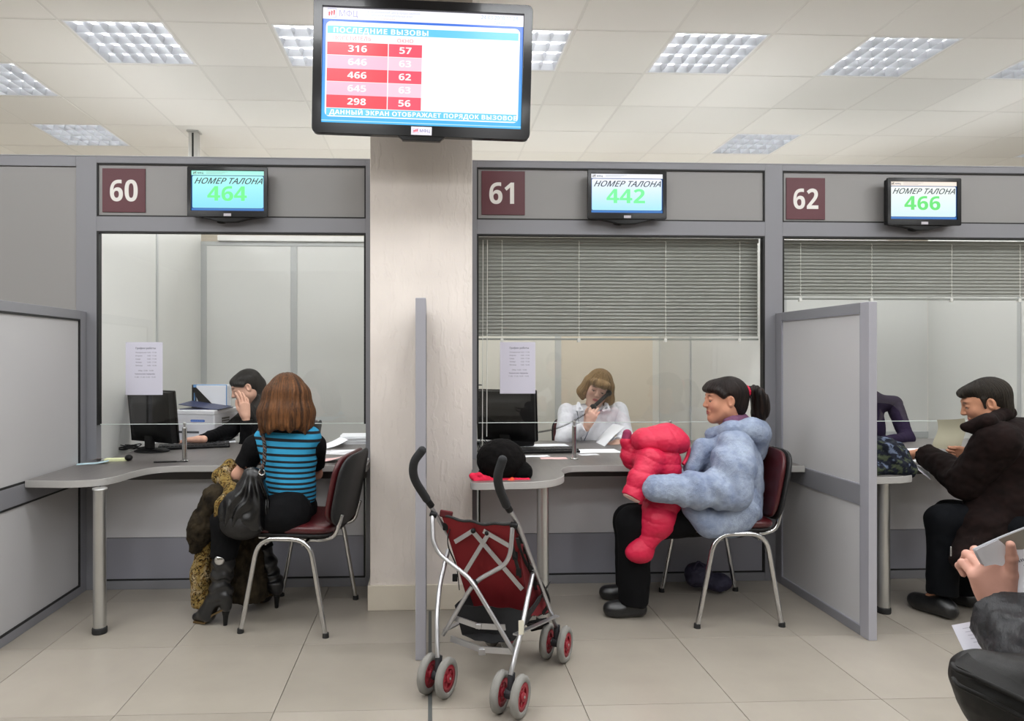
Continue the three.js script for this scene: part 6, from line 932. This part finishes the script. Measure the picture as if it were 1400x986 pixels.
// --- reader in the foreground on the right
{
  const J = jn({ wrL: [1369, 836, 1.318], elL: [1452, 930, 1.16], shL: V(1.16, 1.02, -0.92), shR: V(1.5, 1.02, -0.86), neck: V(1.33, 1.09, -0.88), chest: V(1.34, 0.85, -0.9), hipL: V(1.24, 0.56, -0.86), hipR: V(1.44, 0.56, -0.83), knL: V(1.2, 0.54, -1.3), knR: V(1.45, 0.54, -1.28), anL: V(1.22, 0.1, -1.32), anR: V(1.46, 0.1, -1.3), toeL: V(1.2, 0.03, -1.46), toeR: V(1.46, 0.03, -1.45), elR: V(1.58, 0.8, -1.06), wrR: V(1.38, 0.9, -1.26) });
  const t = person('reader at the right edge in a dark leather jacket holding up a folded newspaper', J), F = headFrame(V(1.33, 1.27, -0.9), V(-0.1, -0.25, -0.96), V(0, 1, -0.05), 1.0); F.sg = -1;
  buildBody(t, J, F, { skin: '#bb8d7d', headCell: 0.005, handCell: 0.0024, hands: [handPrims(J.wrL, V(-0.3, 0.95, -0.02), V(0.12, 0.08, -1), -1, [1.5, 1.3, 1.2, 1.1], 1.0, { thumbOut: 0.24, thumbUp: -0.34, thumbCurl: 0.13, thumbLen: 1.2, spread: 0.02 }), handPrims(J.wrR, V(-0.2, 0.95, -0.1), V(0, 0.1, -1), -1, [0.7, 0.8, 0.8, 0.8], 1.0)] });
  const jm = P_('#141518', 0.5); fineBump(jm, grainBump, 0.0012, 8);
  partW(t, 'jacket', cloth([cap(J.shL, J.shR, 0.085, 0.085, 0.05), cap(along(J.shL, J.shR, 0.5), J.chest, 0.13, 0.15, 0.06), cap(J.chest, along(J.hipL, J.hipR, 0.5), 0.15, 0.155, 0.06)], 0.011, { amp: 0.014, freq: [10, 9, 10] }), jm);
  for (const q of ['L', 'R']) partW(t, 'sleeve', cloth([cap(J['sh' + q], J['el' + q], 0.082, 0.085, 0.04), cap(J['el' + q], along(J['el' + q], J['wr' + q], 0.9), 0.086, 0.066, 0.04, { cutB: 0 })], 0.005, { extra: (d, x, y, z) => d - 0.011 * fbm(x * 13, y * 16, z * 13) - 0.003 * fbm(x * 40, y * 46, z * 40) }), jm);
  partW(t, 'trousers', cloth(legPrims(J, 0.09, 0.075, 0.06, 0.96, 0), 0.013, { amp: 0.01, freq: [9, 7, 9] }), blackCloth); for (const q of ['L', 'R']) partW(t, 'shoe', cloth(shoePrims(J['an' + q].clone().setY(0.085), J['toe' + q], 0.045), 0.008), darkLeather);
  partW(t, 'collar', cloth([cap(V(1.26, 1.1, -0.92), V(1.33, 1.12, -0.81), 0.03, 0.034, 0.03), cap(V(1.33, 1.12, -0.81), V(1.4, 1.1, -0.9), 0.034, 0.03, 0.03)], 0.008, { amp: 0.006 }), jm);
  partW(t, 'hair', cloth([ell(F.p(0, 0.045, -0.028), V(0.088, 0.092, 0.102).multiplyScalar(F.s), 0.03, F.q), ell(F.p(0, -0.035, -0.07), V(0.066, 0.075, 0.045), 0.03, F.q)], 0.006, { color: hairColor(F, '#1a1512', '#3c3028'), uv: hairUV(F) }), hairMat(0.6));
  // newspaper
  const tex = canvasTex(512, 512, (g, W, H) => { g.fillStyle = '#e9e9ee'; g.fillRect(0, 0, W, H); g.fillStyle = '#8d877c'; g.beginPath(); g.moveTo(150, 0); g.lineTo(W, 0); g.lineTo(W, 190); g.quadraticCurveTo(380, 120, 250, 150); g.quadraticCurveTo(170, 120, 170, 60); g.closePath(); g.fill(); g.fillStyle = '#cfd5b6'; g.fillRect(300, 50, 120, 90); g.fillStyle = '#b58e4a'; g.fillRect(320, 120, 150, 34); g.fillStyle = '#7d8f78'; g.fillRect(332, 66, 60, 46); g.fillStyle = '#6d6d76'; g.font = 'bold 34px serif'; g.fillText('Инновации', 176, 236); g.font = '26px serif'; g.fillText('отечественные', 200, 278); g.fillStyle = '#9c9ca6'; for (let i = 0; i < 12; i++) g.fillRect(190, 304 + i * 16, 280 - (i * 37) % 60, 6); });
  const A = at(1334, 752, 1.30), B = at(1452, 706, 1.25), C = at(1350, 800, 1.31), D = at(1478, 800, 1.24), C2 = at(1384, 838, 1.30);
  const n = thing('newspaper', 'folded newspaper with a colour picture held up at the right edge', 'newspaper', A.clone().lerp(D, 0.5)), pm = S('#ffffff', 0.8, { map: tex });
  const sh = (dz) => sheet((u, v) => { const a = A.clone().lerp(B, u), b = at(1392, 826, 1.297).lerp(at(1510, 800, 1.22), u), p = a.lerp(b, v); p.z += -0.006 * Math.sin(u * 3 + v * 2) + dz - 0.012 * Math.sin(Math.PI * v); p.y += 0; return p; }, 14, 14, 0.0006);
  const fix = (g) => { const uv = g.attributes.uv; for (let i = 0; i < uv.count; i++) uv.setY(i, 1 - uv.getY(i)); return g; };
  partW(n, 'front_sheet', fix(sh(0)), pm); partW(n, 'back_sheet', fix(sh(-0.004)), M.paperGrey); partW(n, 'inner_sheet', fix(sh(-0.008)), M.paper);
  // slip of paper below the sleeve, and the bag on the lap
  const slipT = canvasTex(256, 160, (g, W, H) => { g.fillStyle = '#dcdce6'; g.fillRect(0, 0, W, H); g.strokeStyle = '#9a9aa6'; g.lineWidth = 3; g.beginPath(); g.moveTo(150, 0); g.lineTo(150, H - 20); g.lineTo(W, H - 20); g.stroke(); g.fillStyle = '#b4b4c0'; for (let i = 0; i < 5; i++) g.fillRect(60 + i * 6, 30 + i * 22, 70, 4); g.fillStyle = '#333'; g.font = 'bold 34px serif'; g.fillText('М', 170, 96); });
  const s0 = at(1301, 855, 1.36), s1 = at(1350, 846, 1.37), s2 = at(1317, 889, 1.33), s3 = at(1372, 884, 1.34), sl = thing('slip', 'small printed white slip hanging below the sleeve at the right edge', 'paper', s0.clone()); partW(sl, 'sheet', fix(sheet((u, v) => s0.clone().lerp(s1, u).lerp(s2.clone().lerp(s3, u), v), 6, 6, 0.0006)), S('#ffffff', 0.8, { map: slipT }));
  const bm = P_('#0d0c0a', 0.5, { specularIntensity: 0.6 }); fineBump(bm, grainBump, 0.0006, 14); const Pb = at, bag = thing('bag', 'black leather bag with piped seams on the lap of the reader at the right edge', 'bag', Pb(1380, 950, 1.15));
  partW(bag, 'body', cloth([cap(Pb(1345, 930, 1.16), Pb(1490, 1000, 1.05), 0.05, 0.07, 0.03), cap(Pb(1360, 965, 1.15), Pb(1480, 1040, 1.05), 0.05, 0.07, 0.03), cap(Pb(1362, 918, 1.2), Pb(1500, 940, 1.02), 0.024, 0.05, 0.04)], 0.0055, { amp: 0.008, freq: [12, 14, 12] }), bm);
  for (const list of [[[1302, 908, 1.13], [1308, 916, 1.105], [1340, 930, 1.095], [1400, 958, 1.06], [1470, 992, 0.99]], [[1303, 928, 1.125], [1312, 938, 1.1], [1345, 954, 1.09], [1400, 982, 1.06], [1460, 1010, 1.0]]]) partW(bag, 'piping', tube(list.map((p) => Pb(...p)), 0.0042, 8, 40), bm);
  partW(bag, 'flap', sheet((u, v) => Pb(1302, 910, 1.14).lerp(Pb(1420, 968, 1.05), u).lerp(Pb(1352, 893, 1.22).lerp(Pb(1480, 930, 1.1), u), v).add(V(0, 0.012 * Math.sin(Math.PI * v), 0)), 12, 8, 0.006), bm);
}
// chairs of the people behind the desks and of the man, and the reader's seat
copyOf(chair0, 'burgundy chair of the clerk in white, a sliver showing beside her elbow', V(at(808, 600, 5.2).x, 0, -5.2), 0.1);
copyOf(chair0, 'burgundy chair hidden under the dark-haired clerk', V(at(374, 600, 5.2).x + 0.02, 0, -5.2), -Math.PI / 2);
copyOf(chair0, 'burgundy chair hidden behind the partition under the clerk in purple', V(at(1186, 600, 5.15).x, 0, -5.14), 0);
copyOf(chair0, 'burgundy chair hidden under the man in the brown jacket', V(at(1402, 700, 3.38).x, 0, -3.38), -2.2);
copyOf(chair0, 'burgundy chair under the reader at the right edge', V(1.35, 0, -0.82), Math.PI);
// ---------------------------------------------------------------- loose things around them
{
  const P = at, hatM = vc(0.95), ha = lin('#040303'), hb = lin('#0f0c0b'), t = thing('fur_hat', 'round black fur hat on the lobe of desk 61 beside the pillar', 'hat', onHeight(687, 652, DESK));
  partW(t, 'crown', cloth([ell(P(685, 629, 3.45), V(0.125, 0.108, 0.12), 0.04)], 0.0065, { amp: 0.007, freq: [30, 30, 30], color: (x, y, z) => { const q = clamp(0.5 + fbm(x * 40, y * 40, z * 40), 0, 1); return ha.map((a, i) => lerp(a, hb[i], q)); } }), hatM);
  partW(t, 'ear_flap', cloth([ell(P(712, 645, 3.42), V(0.06, 0.055, 0.06), 0.04), cap(P(690, 652, 3.40), P(662, 648, 3.42), 0.03, 0.03, 0.03)], 0.0065, { amp: 0.007, freq: [30, 30, 30], color: () => ha }), hatM);
  const s = thing('scarf', 'bright pink scarf lying under the black fur hat on desk 61', 'scarf', onHeight(684, 657, DESK)), sm = S('#d8123f', 0.85); fineBump(sm, grainBump, 0.001, 10);
  partW(s, 'cloth', cloth([cap(P(645, 651, 3.36), P(655, 650, 3.36), 0.013, 0.014, 0.01), cap(P(655, 650, 3.36), P(668, 655, 3.36), 0.014, 0.012, 0.01), cap(P(645, 651, 3.36), P(650, 656, 3.35), 0.013, 0.012, 0.01), cap(P(650, 656, 3.35), P(690, 657, 3.37), 0.012, 0.012, 0.01), cap(P(690, 657, 3.37), P(722, 656, 3.37), 0.012, 0.011, 0.01)], 0.0045, { amp: 0.006, freq: [40, 40, 40] }), sm);
  partW(s, 'orange_end', cloth([cap(P(694, 660, 3.355), P(700, 656, 3.355), 0.012, 0.013, 0.01), cap(P(695, 661, 3.352), P(693, 664, 3.352), 0.01, 0.006, 0.01)], 0.004, { amp: 0.004, freq: [50, 50, 50] }), S('#f05030', 0.8));
  const c = thing('folded_jacket', 'dark camouflage jacket heaped on the lobe of desk 62 beside the partition', 'jacket', onHeight(1222, 648, DESK)), a = lin('#171a24'), b = lin('#3d4434'), d = lin('#5a6478');
  partW(c, 'cloth', cloth([ell(P(1205, 625, 3.55), V(0.13, 0.11, 0.13), 0.06), ell(P(1222, 640, 3.50), V(0.105, 0.05, 0.1), 0.05), cap(P(1190, 640, 3.45), P(1236, 645, 3.46), 0.045, 0.028, 0.04), cap(P(1218, 628, 3.62), P(1248, 640, 3.55), 0.035, 0.02, 0.03)], 0.007, { amp: 0.028, freq: [13, 15, 13], color: (x, y, z) => { const n = fbm(x * 22, y * 26, z * 22); return n > 0.16 ? b : n < -0.2 ? d : a; } }), vc(0.9));
  const pb = thing('document', 'large beige document held upright by the man in the brown jacket', 'document', P(1296, 594, 3.86)), bp = S('#a9a58f', 0.8);
  partW(pb, 'sheet', sheet((u, v) => P(1281, 574, 3.84).lerp(P(1318, 572, 3.72), u).lerp(P(1277, 612, 3.80).lerp(P(1316, 616, 3.70), u), v).add(V(0.012 * Math.sin(v * 5), 0, 0.02 * Math.sin(u * 3))), 10, 10, 0.0008), bp);
  paper('paper', 'white papers under the left hand of the man in the brown jacket', onHeight(1252, 618, DESK), 0.3, 0.28, 0.1, M.paper);
  const hp_ = thing('paper', 'white sheet hanging over the edge of desk 62 under the brown sleeve', 'paper', onHeight(1266, 634, DESK)), a0 = onHeight(1240, 630, DESK + 0.002), a1 = onHeight(1272, 626, DESK + 0.002); partW(hp_, 'sheet', sheet((u, v) => a0.clone().lerp(a1, u).lerp(P(1247, 636, 3.62).lerp(P(1272, 656, 3.60), u), v), 8, 8, 0.0008), M.paperGrey);
  const ub = thing('bag', 'crumpled dark violet bag on the floor behind the chair of the woman in blue', 'bag', onHeight(965, 806, 0)), um = S('#232036', 0.7);
  partW(ub, 'body', cloth([ell(P(955, 786, 3.85), V(0.075, 0.075, 0.06), 0.04), ell(P(984, 796, 3.84), V(0.07, 0.05, 0.06), 0.04)], 0.007, { amp: 0.02, freq: [14, 14, 14] }), um); partW(ub, 'handle', tube([P(948, 778, 3.82), P(955, 768, 3.81), P(965, 778, 3.81)], 0.006, 8, 16), um);
}
scene.traverse((o) => { if (o.isMesh) { o.castShadow = true; o.receiveShadow = true; } });
renderer.render(scene, camera);
